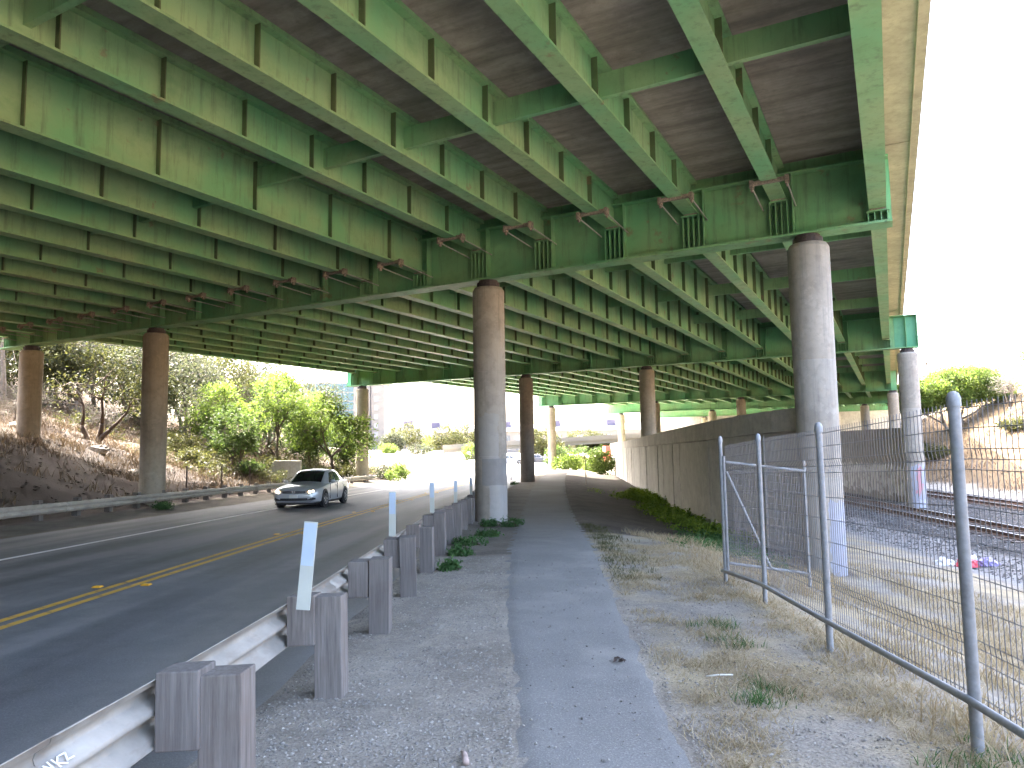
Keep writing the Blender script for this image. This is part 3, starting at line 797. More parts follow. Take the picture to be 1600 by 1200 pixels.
tag(gt, 'sagging mesh gate leaf with a diagonal brace standing open beside the fence end', 'gate')
def gp(a, b_): return Vector((2.92 + a, 9.93 - .12 * a, zf(9.95) + b_ - .13 * a)) - GT
for nm, a, b_, rr in (('gate_stile', gp(0, .1), gp(0, 1.66), .022), ('gate_stile', gp(1.06, .02), gp(1.06, 1.72), .022), ('gate_rail', gp(.02, .20), gp(1.05, .20), .02), ('gate_rail', gp(.02, 1.58), gp(1.05, 1.58), .02), ('gate_brace', gp(.03, 1.45), gp(.56, .22), .018)):
    MB().tube([a, b_], rr, 10).build(nm, GALVF, gt, smooth=True, auto=40)
m = MB()
for q in range(1, 36): m.tube([gp(q * .0297, .14), gp(q * .0297, 1.56)], .0026, 4, False)
for q in range(0, 15): m.tube([gp(.03, .2 + q * .098), gp(1.04, .2 + q * .098)], .0026, 4, False)
m.build('mesh_panel', WIRE, gt)

# ------------------------------------------------------------------ railway
def rail_prof(cx): return [(cx - .07, 0), (cx + .07, 0), (cx + .07, .015), (cx + .012, .04), (cx + .012, .12), (cx + .036, .13), (cx + .036, .165), (cx - .036, .165), (cx - .036, .13), (cx - .012, .12), (cx - .012, .04), (cx - .07, .015)]
slm = MB().box(-1.3, 1.3, -.115, .115, -.14, .02).mesh('sleeper', SLEEPER)
D = Vector((.0766, 1, 0))
for e0, lb in ((17.0, 'nearer railway track with dark steel rails behind the fence'), (23.9, 'farther railway track close to the foot of the dry hill')):
    tr = empty('railway_track', (xe(e0, 30), 30, -2.1)); tag(tr, lb, 'railway track', 'pair of railway tracks')
    T0 = tr.location
    for g in (-.75, .75):
        m = MB(); pr_ = rail_prof(0)
        m.prism([Vector((xe(e0 + g + dx, 4), 4, -2.075 + dz)) - T0 for dx, dz in pr_], D * 130); o = m.build('rail', RAILSTEEL, tr, recalc=True)
        m = MB(); m.prism([Vector((xe(e0 + g + dx, 4), 4, -2.075 + dz)) - T0 for dx, dz in ((-.034, .1655), (.034, .1655), (.028, .170), (-.028, .170))], D * 130); m.build('rail_head', RAILTOP, o, recalc=True)
    y = 10
    while y < 78:
        inst(slm, 'sleeper', tr, Vector((xe(e0, y), y, -2.095)) - T0, (0, 0, R(-4.38))); y += .62

# ------------------------------------------------------------------ scattered stones
ICO = [(0, 0, 1), (.9, 0, .2), (.28, .85, .2), (-.72, .53, .2), (-.72, -.53, .2), (.28, -.85, .2), (0, 0, -.6)]
ICF = [(0, 1, 2), (0, 2, 3), (0, 3, 4), (0, 4, 5), (0, 5, 1), (6, 2, 1), (6, 3, 2), (6, 4, 3), (6, 5, 4), (6, 1, 5)]
def stones(name, n_, pick, smin, smax, mat, label, cat):
    m = MB()
    for _ in range(n_):
        p = pick()
        if p is None: continue
        x, y, z = p; s = lerp(smin, smax, rnd.random() ** 2.2); a = rnd.uniform(0, 6.28); ca_, sa = math.cos(a), math.sin(a)
        fx, fy, fz = s * rnd.uniform(.7, 1.3), s * rnd.uniform(.6, 1.1), s * rnd.uniform(.45, .8)
        b = len(m.v); tx = rnd.uniform(-.4, .4)
        for vx, vy, vz in ICO:
            jx, jy, jz = vx * fx * rnd.uniform(.75, 1.2), vy * fy * rnd.uniform(.75, 1.2), (vz + vx * tx) * fz
            m.v.append((x + jx * ca_ - jy * sa, y + jx * sa + jy * ca_, z + jz))
        m.f += [tuple(b + i for i in f) for f in ICF]
    o = m.build(name, mat); tag(o, label, cat, kind='stuff'); return o
def pick_gravel():
    y = 1.6 + 11 * rnd.random() ** 2.1; x = rnd.uniform(-1.75, 2.9)
    if pl(y) + .06 < x < pr(y) - .06 and rnd.random() > .06: return None
    if x > pr(y) and rnd.random() > .5: return None
    if nz(x * 1.1, y * 1.1, 7) < -.25 and rnd.random() > .35: return None
    return (x, y, terr(x, y) + (.016 if pl(y) < x < pr(y) else .0))
stones('gravel', 70000, pick_gravel, .004, .0165, GRAVEL, 'loose grey gravel on the verge between guardrail and path', 'gravel')
def pick_ballast():
    y = 12 + 50 * rnd.random() ** 1.7; e_ = rnd.uniform(12.2, 27.6); x = xe(e_, y)
    if x > y * .78 + 1: return None
    return (x, y, terr(x, y) + .0)
stones('ballast', 42000, pick_ballast, .03, .085, BALLASTM, 'grey crushed stone ballast under the railway tracks', 'ballast')
def pick_bank():
    y = rnd.uniform(16, 48); x = xl(y) - .8 - 16 * rnd.random()
    return (x, y, terr(x, y))
stones('bank_stones', 2600, pick_bank, .025, .13, m_stones('bank stones', [(.03, .02, .014), (.065, .047, .033), (.042, .029, .02), (.11, .085, .062)]), 'small brown stones and clods strewn over the left bank', 'stones')

# ------------------------------------------------------------------ grass
def blades(name, spots, mat, label, cat, hmin, hmax, per, spread, wid=.004, lean=.9, parent=None):
    m = MB()
    for x, y, k in spots:
        for _ in range(int(per * k)):
            bx = x + rnd.gauss(0, spread); by = y + rnd.gauss(0, spread); bz = terr(bx, by) - .005
            h = rnd.uniform(hmin, hmax) * k; a = rnd.uniform(0, 6.28); l = h * rnd.uniform(.2, lean); w = wid * rnd.uniform(.6, 1.3); wa = rnd.uniform(0, 3.14)
            wx, wy = w * math.cos(wa), w * math.sin(wa)
            b = len(m.v); dx, dy = l * math.cos(a), l * math.sin(a)
            m.v += [(bx - wx, by - wy, bz), (bx + wx, by + wy, bz), (bx + dx * .4 + wx * .7, by + dy * .4 + wy * .7, bz + h * .62), (bx + dx * .4 - wx * .7, by + dy * .4 - wy * .7, bz + h * .62), (bx + dx, by + dy, bz + h)]
            m.f += [(b, b + 1, b + 2, b + 3), (b + 3, b + 2, b + 4)]
    o = m.build(name, mat); tag(o, label, cat, kind='stuff'); return o
sp1 = []
while len(sp1) < 1400:                                  # trodden dry grass between path and fence
    y = 2.2 + 12 * rnd.random() ** 1.5; x = rnd.uniform(pr(y) + .02, xf(min(y, 9.9)) + .25)
    if nz(x * 1.5, y * .8, 12) + .35 * nz(x * 4, y * 4, 2) > -.05 or abs(x - xf(min(y, 9.9))) < .22: sp1.append((x, y, rnd.uniform(.5, 1.1)))
blades('dry_grass', sp1, STRAW, 'trodden dry straw coloured grass between the path and the fence', 'grass', .02, .08, 30, .07, .0032, 2.6)
sp2 = []
while len(sp2) < 2600:                                  # railway side of the fence
    y = 2 + 17 * rnd.random() ** 1.2; x = xf(min(y, 9.9)) + rnd.uniform(.1, 8)
    if x < y * .85 + 1 and nz(x * .7, y * .7, 15) > -.2: sp2.append((x, y, rnd.uniform(.5, 1.2)))
blades('dry_grass', sp2, STRAW, 'sparse dry grass on the slope beyond the mesh fence', 'grass', .04, .22, 15, .13, .005, 1.5)
sp3 = [(xl(y) - 1 - 15 * rnd.random(), y, rnd.uniform(.6, 1.5)) for y in [rnd.uniform(14, 60) for _ in range(1500)]]
sp3 = [p for p in sp3 if xl(p[1]) - p[0] > (6.5 if p[1] < 33 else 1.4) or rnd.random() < .12]
blades('dry_grass', sp3, STRAWDK, 'brown dry grass and litter on the sunlit part of the left bank', 'grass', .1, .42, 22, .35, .016, 1.2)
sp4 = []
for _ in range(1500):
    y = rnd.uniform(38, 100); x = xe(rnd.uniform(31, 60), y); sp4.append((x, y, rnd.uniform(.6, 1.4)))
blades('dry_grass', sp4, STRAWDK, 'pale dry grass covering the hill right of the railway', 'grass', .1, .4, 16, .6, .02, 1.0)
spg = []
for cx_, cy_, r_, n_ in ((2.62, 4.0, .22, 16), (2.55, 3.6, .2, 10), (1.72, 5.0, .1, 7), (1.9, 5.35, .07, 5), (1.95, 7.3, .14, 8), (2.0, 6.5, .1, 6)):
    for _ in range(n_): spg.append((cx_ + rnd.gauss(0, r_), cy_ + rnd.gauss(0, r_), rnd.uniform(.5, 1)))
blades('green_grass', spg, LEAF_IVY, 'few green grass tufts among the straw by the fence', 'grass', .04, .13, 30, .05, .003, 1.2)

# ------------------------------------------------------------------ leafy things
def leaf_quads(m, c, n_, rad, size, flat=1.0, up_bias=0.0, drop=None):
    for _ in range(n_):
        p = Vector((rnd.gauss(0, 1), rnd.gauss(0, 1), rnd.gauss(0, 1) * flat)) * rad * .55 + c
        nrm = Vector((rnd.gauss(0, 1), rnd.gauss(0, 1), rnd.gauss(0, 1) + up_bias)).normalized()
        t = nrm.orthogonal().normalized(); t.rotate(Matrix.Rotation(rnd.uniform(0, 6.28), 3, nrm)); b_ = nrm.cross(t)
        s = size * rnd.uniform(.6, 1.25); w = s * rnd.uniform(.32, .5)
        b = len(m.v); fold = nrm * s * .12
        m.v += [tuple(p - t * s), tuple(p - t * .1 * s + b_ * w + fold), tuple(p + t * s), tuple(p - t * .1 * s - b_ * w + fold)]
        m.f += [(b, b + 1, b + 2), (b, b + 2, b + 3)]
def limb(m, p0, p1, r0, r1, bend=.12, n_=5):
    p0, p1 = Vector(p0), Vector(p1); L = (p1 - p0).length; path_ = []
    off = Vector((rnd.uniform(-1, 1), rnd.uniform(-1, 1), rnd.uniform(-.3, .3))) * L * bend
    for i in range(n_):
        k = i / (n_ - 1); path_.append(p0.lerp(p1, k) + off * math.sin(k * math.pi) + Vector((rnd.uniform(-1, 1), rnd.uniform(-1, 1), 0)) * L * .02)
    m.tube(path_, [lerp(r0, r1, i / (n_ - 1)) for i in range(n_)], 7); return path_
DENS = 1.9
def tree(name, label, cat, x, y, blobs, leaf, bark=BARK, lsize=.13, clumps=90, per=26, stems=1, r0=.13, crad=.42, group=None, z=None, fork=.35, twig=0, up=0.3, flat=.8):
    """blobs: (dx, dy, z centre, rx, ry, rz, weight); trunk rises from the ground into the blobs"""
    zg = terr(x, y) if z is None else z
    t = empty(name, (x, y, zg)); tag(t, label, cat, group)
    tm = MB()
    tot = sum(b_[6] for b_ in blobs)
    cl = []
    for dx, dy, cz, rx, ry, rz, w in blobs:
        for _ in range(max(1, int(clumps * DENS * w / tot))):
            while True:
                v = Vector((rnd.uniform(-1, 1), rnd.uniform(-1, 1), rnd.uniform(-1, 1)))
                if .15 < v.length < 1: break
            v = v * (v.length ** -.45)
            if v.length > 1.08: v *= 1.08 / v.length
            cl.append(Vector((dx + v.x * rx, dy + v.y * ry, cz + v.z * rz)))
    forks = []
    for sidx in range(stems):
        b0 = Vector((rnd.uniform(-.15, .15) * (stems > 1), rnd.uniform(-.15, .15) * (stems > 1), -.25))
        bl = blobs[sidx % len(blobs)]
        topz = bl[2] - bl[5] * .2
        fk = Vector((bl[0] * .5 + rnd.uniform(-.2, .2), bl[1] * .5, topz * fork))
        pth = limb(tm, b0, fk, r0, r0 * .72, .08); forks.append(fk)
        for dx, dy, cz, rx, ry, rz, w in (blobs if stems == 1 or len(blobs) < stems else blobs[sidx::stems]):
            e = Vector((dx + rnd.uniform(-.3, .3) * rx, dy + rnd.uniform(-.3, .3) * ry, cz + rz * .2))
            p2 = limb(tm, fk, e, r0 * .6, r0 * .16, .14)
            for c in rnd.sample(cl, min(len(cl), 7 + twig)):
                if (c - e).length < max(rx, rz) * 1.6: limb(tm, p2[rnd.choice((2, 3, 4))], c, r0 * .2, r0 * .045, .15, 4)
    tm.build('trunk', bark, t, smooth=True)
    lm = MB()
    for c in cl: leaf_quads(lm, c, int(per * rnd.uniform(.5, 1.4)), crad * rnd.uniform(.6, 1.3), lsize, flat, up)
    if per: lm.build('crown', leaf, t)
    return t
def bush(name, label, cat, x, y, r, h, leaf, n_=30, per=30, lsize=.08, group=None, crad=.3):
    return tree(name, label, cat, x, y, [(0, 0, h * .5, r, r, h * .5, 1)], leaf, BARK, lsize, n_, per, 3, .025, crad, group, fork=.15)

# trees on the left bank
tree('tree', 'small dark many-stemmed tree with few leaves on the bank by the end column', 'tree', -22.6, 38.4, [(-1.6, 0, 3.0, 1.2, 1, .9, 1), (.6, .2, 3.2, 1.1, 1, .9, 1), (1.9, .3, 2.1, 1.0, .8, .7, .8)], LEAF_OLIVE, BARK, .08, 60, 9, 3, .16, .4, fork=.3, twig=14)
tree('tree', 'leafy shrubby tree on the bank right of the second column from the left', 'tree', -18.2, 46, [(0, 0, 2.6, 1.5, 1.3, 1.3, 2), (.9, 0, 1.7, .9, .9, .8, 1)], LEAF_MID, BARK, .11, 70, 26, 3, .09, .4, fork=.3)
tree('tree', 'tall bright yellow green tree with a slender dark trunk left of the silver car', 'tree', -17.3, 52.5, [(0, 0, 5.6, 1.7, 1.5, 1.5, 2), (-1.2, 0, 3.9, 1.3, 1.2, 1.1, 1), (1.1, 0, 4.0, 1.2, 1.1, 1.1, 1)], LEAF_BRIGHT, BARK, .13, 110, 20, 1, .11, .5, fork=.45, twig=8)
tree('tree', 'broad bright green tree spreading in front of the far left bridge column', 'tree', -12.9, 52.2, [(-.9, 0, 5.2, 1.5, 1.3, 1.3, 1.6), (1.0, -.2, 4.2, 1.5, 1.3, 1.0, 1.3), (-2.3, .2, 3.7, 1.3, 1.2, 1.2, 1.2), (1.7, -.2, 2.9, 1.2, 1.0, .8, .9)], LEAF_BRIGHT, BARK, .13, 150, 19, 1, .14, .5, fork=.4, twig=8)
tree('tree', 'dense darker green tree between the two bright green trees', 'tree', -15.6, 54.6, [(0, 0, 3.2, 1.6, 1.4, 2.0, 1)], LEAF_MID, BARK, .12, 120, 28, 1, .1, .5)
wl_ = [(-33, 42, 6.5, 'sparse grey green tree highest on the bank at the far left', LEAF_GREY), (-28.5, 47, 6.5, 'grey green gum tree above the leftmost gap under the bridge', LEAF_OLIVE), (-25, 54, 7.5, 'tall grey gum tree behind the bank shrubs', LEAF_GREY),
       (-27, 63, 9.5, 'tall thin gum tree behind the second column from the left', LEAF_OLIVE), (-22.6, 66, 8.5, 'airy grey green gum tree rising behind the bright trees', LEAF_GREY), (-20, 72, 9, 'thin topped gum tree left of the glass office block', LEAF_GREY), (-38, 50, 7, 'dull green tree on the crest of the left bank', LEAF_OLIVE),
       (-31, 57, 8, 'pale leaved tree seen through the gap left of the second column', LEAF_GREY), (-24.5, 48.5, 4.5, 'short olive tree on the bank behind the second column', LEAF_OLIVE)]
for x, y, h, lb, lf in wl_:
    tree('gum_tree', lb, 'tree', x, y, [(0, 0, h * .72, h * .24, h * .22, h * .24, 2), (-h * .16, .3, h * .5, h * .2, h * .18, h * .16, 1), (h * .18, -.2, h * .55, h * .18, h * .18, h * .15, 1)], lf, BARKPALE, .13, 110, 17, 2, .16, .6, 'gum trees along the top of the left bank', fork=.4, twig=8)
wm = MB(); wt = MB()
for _ in range(112):
    y = rnd.uniform(48, 120) if _ < 84 else rnd.uniform(38, 58); x = -(16 + (y - 50) * .12) - 6 - 38 * rnd.random() ** 1.2  # last batch of trees added upslope to shade the bank
    if y < 62: x -= 8 if _ < 84 else 3
    if y < 48 and x > -29: x -= 7
    zg = terr(x, y); h = rnd.uniform(5, 9.5)
    limb(wt, (x, y, zg - .3), (x + rnd.uniform(-.6, .6), y, zg + h * .8), .17, .05, .05)
    for _q in range(40):
        v = Vector((rnd.gauss(0, 1), rnd.gauss(0, 1), rnd.gauss(0, 1))) * .5
        c_ = Vector((x + v.x * h * .3, y + v.y * h * .3, zg + h * .62 + v.z * h * .32)); limb(wt, (x, y, zg + h * .5), c_, .05, .012, .1, 3)
        leaf_quads(wm, c_, 24, .75, .17, .8, .3)
for _ in range(520):
    y = rnd.uniform(46, 66); x = -(15.5 + (y - 46) * .25) - 5 - 16 * rnd.random(); zg = terr(x, y)
    leaf_quads(wm, Vector((x, y, zg + rnd.uniform(.6, 6.0))), 24, .8, .15, .8, .3)
wood_o = wm.build('woodland', LEAF_GREY); tag(wood_o, 'hazy grey green gum woodland filling the slope behind the left bank', 'woodland', kind='stuff')
wt.build('trunks', BARKPALE, wood_o)
for x, y, h, lb, lf in ((-20.9, 50.5, 5.2, 'leafy light green tree on the bank right behind the second column', LEAF_BRIGHT), (-19.0, 57, 6.8, 'full mid green tree behind the slender dark trunk', LEAF_MID), (-23.4, 58, 7.5, 'full olive tree rising to the bridge edge behind the second column', LEAF_OLIVE),
        (-16.8, 60, 6.4, 'rounded light green tree behind the broad bright tree', LEAF_BRIGHT), (-27.5, 52.5, 7.0, 'full olive tree between the two left columns high on the bank', LEAF_OLIVE), (-14.2, 61.5, 4.6, 'small mid green tree behind the far left column', LEAF_MID), (-31.5, 46.5, 6.0, 'full grey olive tree at the top of the bank above the end column', LEAF_OLIVE)):
    tree('bank_tree', lb, 'tree', x, y, [(0, 0, h * .66, h * .28, h * .25, h * .28, 2), (-h * .2, 0, h * .42, h * .25, h * .22, h * .2, 1.2), (h * .2, -.1, h * .45, h * .24, h * .22, h * .2, 1.2), (0, -.2, h * .25, h * .25, h * .2, h * .16, .7)], lf, BARK, .13, 130, 24, 2, .12, .55, 'leafy trees on the left bank', fork=.3)
um = MB()
for _ in range(230):
    y = rnd.uniform(40, 64); x = xl(y) - 1.6 - 11 * rnd.random() ** 1.3
    if y < 44 and x > -17: continue
    h = rnd.uniform(.15, 1.0); zg = terr(x, y)
    for q in range(4): leaf_quads(um, Vector((x + rnd.gauss(0, .3), y + rnd.gauss(0, .3), zg + h * rnd.uniform(.2, 1.0))), 22, .42, .09, .8, .4)
tag(um.build('undergrowth', LEAF_OLIVE), 'low olive undergrowth filling the bank between the tree trunks', 'undergrowth', kind='stuff')
brush = [(-25.5, 36.5, 1.6, 'bare grey thicket on the bank at the far left edge', TWIG, 0), (-27.5, 40.5, 2.0, 'large bare grey thicket above the end column', TWIG, 0), (-20.5, 40.5, 1.4, 'bare twiggy shrub between the two left columns', TWIG, 0), (-24.5, 42.5, 2.2, 'tall bare shrub behind the small dark tree', TWIG, 0), (-30, 38, 2.2, 'wide bare thicket high at the left picture edge', TWIG, 0)]
for x, y, h, lb, br, pr_ in brush:
    t = tree('dry_shrub', lb, 'shrub', x, y, [(0, 0, h * .6, h * .75, h * .6, h * .45, 1)], LEAF_GREY, TWIG, .05, 46, 4, 4, .035, .3, 'bare thickets on the left bank', fork=.12, twig=26)
bs = [(-19.3, 43, .9, .9, 'olive bush low on the bank right of the second column', LEAF_OLIVE), (-17.2, 46.5, .8, .7, 'small green bush above the guardrail near the pale headwall', LEAF_MID), (-17, 49.5, 1.1, 1.1, 'round olive bush behind the pale headwall', LEAF_OLIVE), (-21.4, 45.5, 1.2, 1.2, 'yellowish bush on the bank below the gum trees', LEAF_OLIVE), (-15.6, 50.5, .9, .9, 'green bush behind the roof of the silver car', LEAF_MID),
      (-19.6, 48.5, 1.1, 1.6, 'pale green bush left of the slender dark trunk', LEAF_BRIGHT), (-13.6, 56.5, .9, .8, 'dry bush at the foot of the far left column', LEAF_OLIVE), (-9.6, 59.5, 1.0, 1.5, 'light green bush at the sunlit end of the far guardrail', LEAF_BRIGHT), (-11, 62, 1.0, 1.0, 'grey bush right of the far left column', LEAF_GREY)]
for x, y, r, h, lb, lf in bs: bush('bush', lb, 'bush', x, y, r, h, lf, 34, 30, .10, 'bushes along the left bank', .35)
bush('weed', 'small green weed at the road edge below the far guardrail', 'weed', -13.5, 27.6, .32, .26, LEAF_IVY, 16, 24, .05, None, .13)
# right hill trees
tree('umbrella_tree', 'broad flat topped yellow green tree on the hill right of the bridge', 'tree', 48.5, 78, [(-3, 0, 5.6, 3.0, 3, 1.0, 1.5), (1.0, 0, 6.8, 3.6, 3, 1.1, 2), (-4.2, .5, 3.9, 2.2, 2.4, .9, 1), (3.6, 0, 5.4, 2.6, 2.5, 1.1, 1.3), (-.5, .2, 4.6, 3.4, 2.6, .9, 1.3)], LEAF_BRIGHT, BARKPALE, .17, 460, 34, 2, .2, .8, z=terr(48.5, 78) - 1.3, flat=.6)
tree('tree', 'leafless grey tree in front of the umbrella shaped tree', 'tree', 50.5, 72, [(0, 0, 3.2, 2.2, 1.8, 1.7, 1)], LEAF_GREY, TWIG, .08, 60, 7, 4, .09, .5, fork=.2, twig=24)
tree('tree', 'yellow green tree at the right picture edge on the hill', 'tree', 55.5, 73, [(0, 0, 3.8, 2.2, 2, 1.6, 1), (1.2, 0, 2.6, 2, 2, 1.2, 1)], LEAF_BRIGHT, BARKPALE, .16, 120, 28, 1, .16, .6)
tree('tree', 'tall nearly bare tree rising behind the umbrella shaped tree', 'tree', 55, 92, [(-2, 0, 10.6, 2.6, 2, 1.0, 1), (2.5, 0, 11.5, 2.4, 2, .8, 1)], LEAF_GREY, TWIG, .1, 46, 7, 1, .13, .5, fork=.6, twig=10)
for x, y, r, h, lb in ((43, 76, 1.4, 1.5, 'dull bush below the umbrella shaped tree beside the column'), (46.5, 66, 1.2, 1.0, 'dry bush on the crest of the right hill'), (41.5, 70, 1.0, 1.1, 'small dry bush near the bridge on the right hill')):
    bush('bush', lb, 'bush', x, y, r, h, LEAF_OLIVE, 36, 26, .14, 'bushes on the right hill', .4)

# ground cover along the wall and weeds by the guardrail
m = MB()
for _ in range(330):
    y = rnd.uniform(20.5, 45); xw = xwall(y); w = interp(y, [(20, .5), (26, .7), (33, .5), (40, 1.3), (45, .5)])
    x = xw - .3 - abs(rnd.gauss(0, 1)) * w
    if nz(x * .7, y * .35, 22) < -.12: continue
    for q in range(3): leaf_quads(m, Vector((x + rnd.gauss(0, .2), y + rnd.gauss(0, .25), terr(x, y) + rnd.uniform(.02, .22))), 26, .22, .06, .6, .8)
tag(m.build('ground_cover', LEAF_ICE), 'yellow green ground cover sprawling along the foot of the retaining wall', 'ground cover', kind='stuff')
m = MB()
for _ in range(200):
    y = rnd.uniform(14.2, 21.5); x = rnd.gauss(interp(y, [(14, 4.3), (18, 5.2), (22, 6.0)]), .5)
    for q in range(3): leaf_quads(m, Vector((x + rnd.gauss(0, .15), y + rnd.gauss(0, .2), terr(x, y) + rnd.uniform(.01, .10 + .10 * (y > 17)))), 20, .16, .045, .5, .9)
tag(m.build('ivy', LEAF_IVY), 'darker green creeping weeds between the fence end and the wall', 'ground cover', kind='stuff')
for x, y, r, h, lb in ((-.75, 19.9, .36, .3, 'green weed at the left foot of the patched column'), (-.05, 19.6, .42, .36, 'larger green weed at the right foot of the patched column'), (-.9, 14.6, .42, .26, 'sprawling green weed beside the guardrail posts'), (-1.0, 12.9, .26, .3, 'green weed tucked against a guardrail post'), (-1.0, 11.2, .18, .22, 'smallest green weed nearest the camera by the posts'),
                       (-.6, 16.6, .3, .22, 'dusty weed on the verge ahead of the patched column'), (.05, 49.0, .5, .4, 'dry weed at the foot of the dark column')):
    bush('weed', lb, 'weed', x, y, r * .7, h * .5, LEAF_IVY, 14, 22, .04, 'weeds along the guardrail', .10)
sp5 = []
for _ in range(260):
    y = rnd.uniform(10, 20); sp5.append((pr(y) + abs(rnd.gauss(.15, .25)), y, rnd.uniform(.4, 1)))
blades('verge_grass', sp5, LEAF_OLIVE, 'thin green and straw grass along the right path edge', 'grass', .03, .12, 16, .08, .004, 1.4)

# ------------------------------------------------------------------ silver car
def m_carpaint():
    n = N('silver car paint'); n.done((.52, .53, .545), .28, None, .3); n.b.inputs['Coat Weight'].default_value = .6; n.b.inputs['Coat Roughness'].default_value = .08
    return n.m
CARP = m_carpaint()
GLASS = N('dark car glass').done((.018, .022, .024), .06, None, 0, .8)
BLACK = plain('black plastic', (.018, .018, .02), .5, 0, .1); TYRE = plain('tyre rubber', (.022, .022, .023), .9, 0, .1)
RIM = plain('alloy rim', (.45, .45, .46), .35, .8, .05); CHROME = plain('chrome trim', (.6, .6, .6), .2, .9, .02)
PLATE = plain('number plate', (.72, .71, .66), .5, 0, .04)
LENS = plain('head lamp lens', (.55, .50, .44), .15, .3, .1)
def m_lamp():
    n = N('lit lamp'); n.done((.9, .8, .6), .3); n.b.inputs['Emission Color'].default_value = (1, .72, .42, 1); n.b.inputs['Emission Strength'].default_value = .8; return n.m
LAMP = m_lamp()
BST = [(-2.43, .60, .32, .55, .60), (-2.39, .72, .25, .62, .67), (-2.25, .83, .20, .70, .76), (-1.95, .885, .18, .765, .845), (-1.5, .91, .175, .82, .90), (-1.05, .915, .17, .88, .955), (0, .915, .17, .92, .96), (1.1, .915, .18, .955, .98), (1.6, .91, .2, .98, 1.03), (2.0, .885, .23, .975, 1.045), (2.3, .82, .28, .91, 1.0), (2.43, .70, .36, .80, .88)]
def bst(y): return [interp(y, [(r[0], r[k]) for r in BST]) for k in range(1, 5)]
def bsec(y):
    w, zb, zs, zt = bst(y)
    h = [(0, zb), (.8 * w, zb), (.96 * w, zb + .07), (1.0 * w, lerp(zb, zs, .4)), (.995 * w, lerp(zb, zs, .62)), (.975 * w, lerp(zb, zs, .80)), (.95 * w, zs - .02), (.88 * w, zs + .012), (.6 * w, lerp(zs, zt, .75)), (0, zt)]
    return [(x, y, z) for x, z in h] + [(-x, y, z) for x, z in reversed(h[1:-1])]
GST = [(-1.08, .80, .70, .955), (-.75, .82, .665, 1.14), (-.40, .825, .62, 1.335), (-.15, .825, .595, 1.425), (.3, .825, .585, 1.475), (.85, .82, .58, 1.45), (1.2, .80, .60, 1.34), (1.5, .77, .63, 1.19), (1.82, .72, .66, 1.03)]
def gst(y): return [interp(y, [(r[0], r[k]) for r in GST]) for k in range(1, 4)]
def shell(y, u, off=0.0):
    wb, wr, zr_ = gst(y); zb = bst(y)[2] - .01; zr_ = max(zr_, zb + .01)
    sg = 1 if u >= 0 else -1; u = abs(u)
    if u <= .45:
        k = u / .45; x = lerp(wb, wr, k ** 1.15); z = lerp(zb, zr_ - .035, k)
    else:
        k = (u - .45) / .55; x = wr * (1 - k); z = zr_ - .035 * (1 - k) ** 2 + .012 * k
    p = Vector((x, y, z))
    if off: p += Vector(((.8 if u < .45 else .15 * (1 - u)), 0, .25 if u < .45 else .95)) * off
    return (p.x * sg, p.y, p.z)
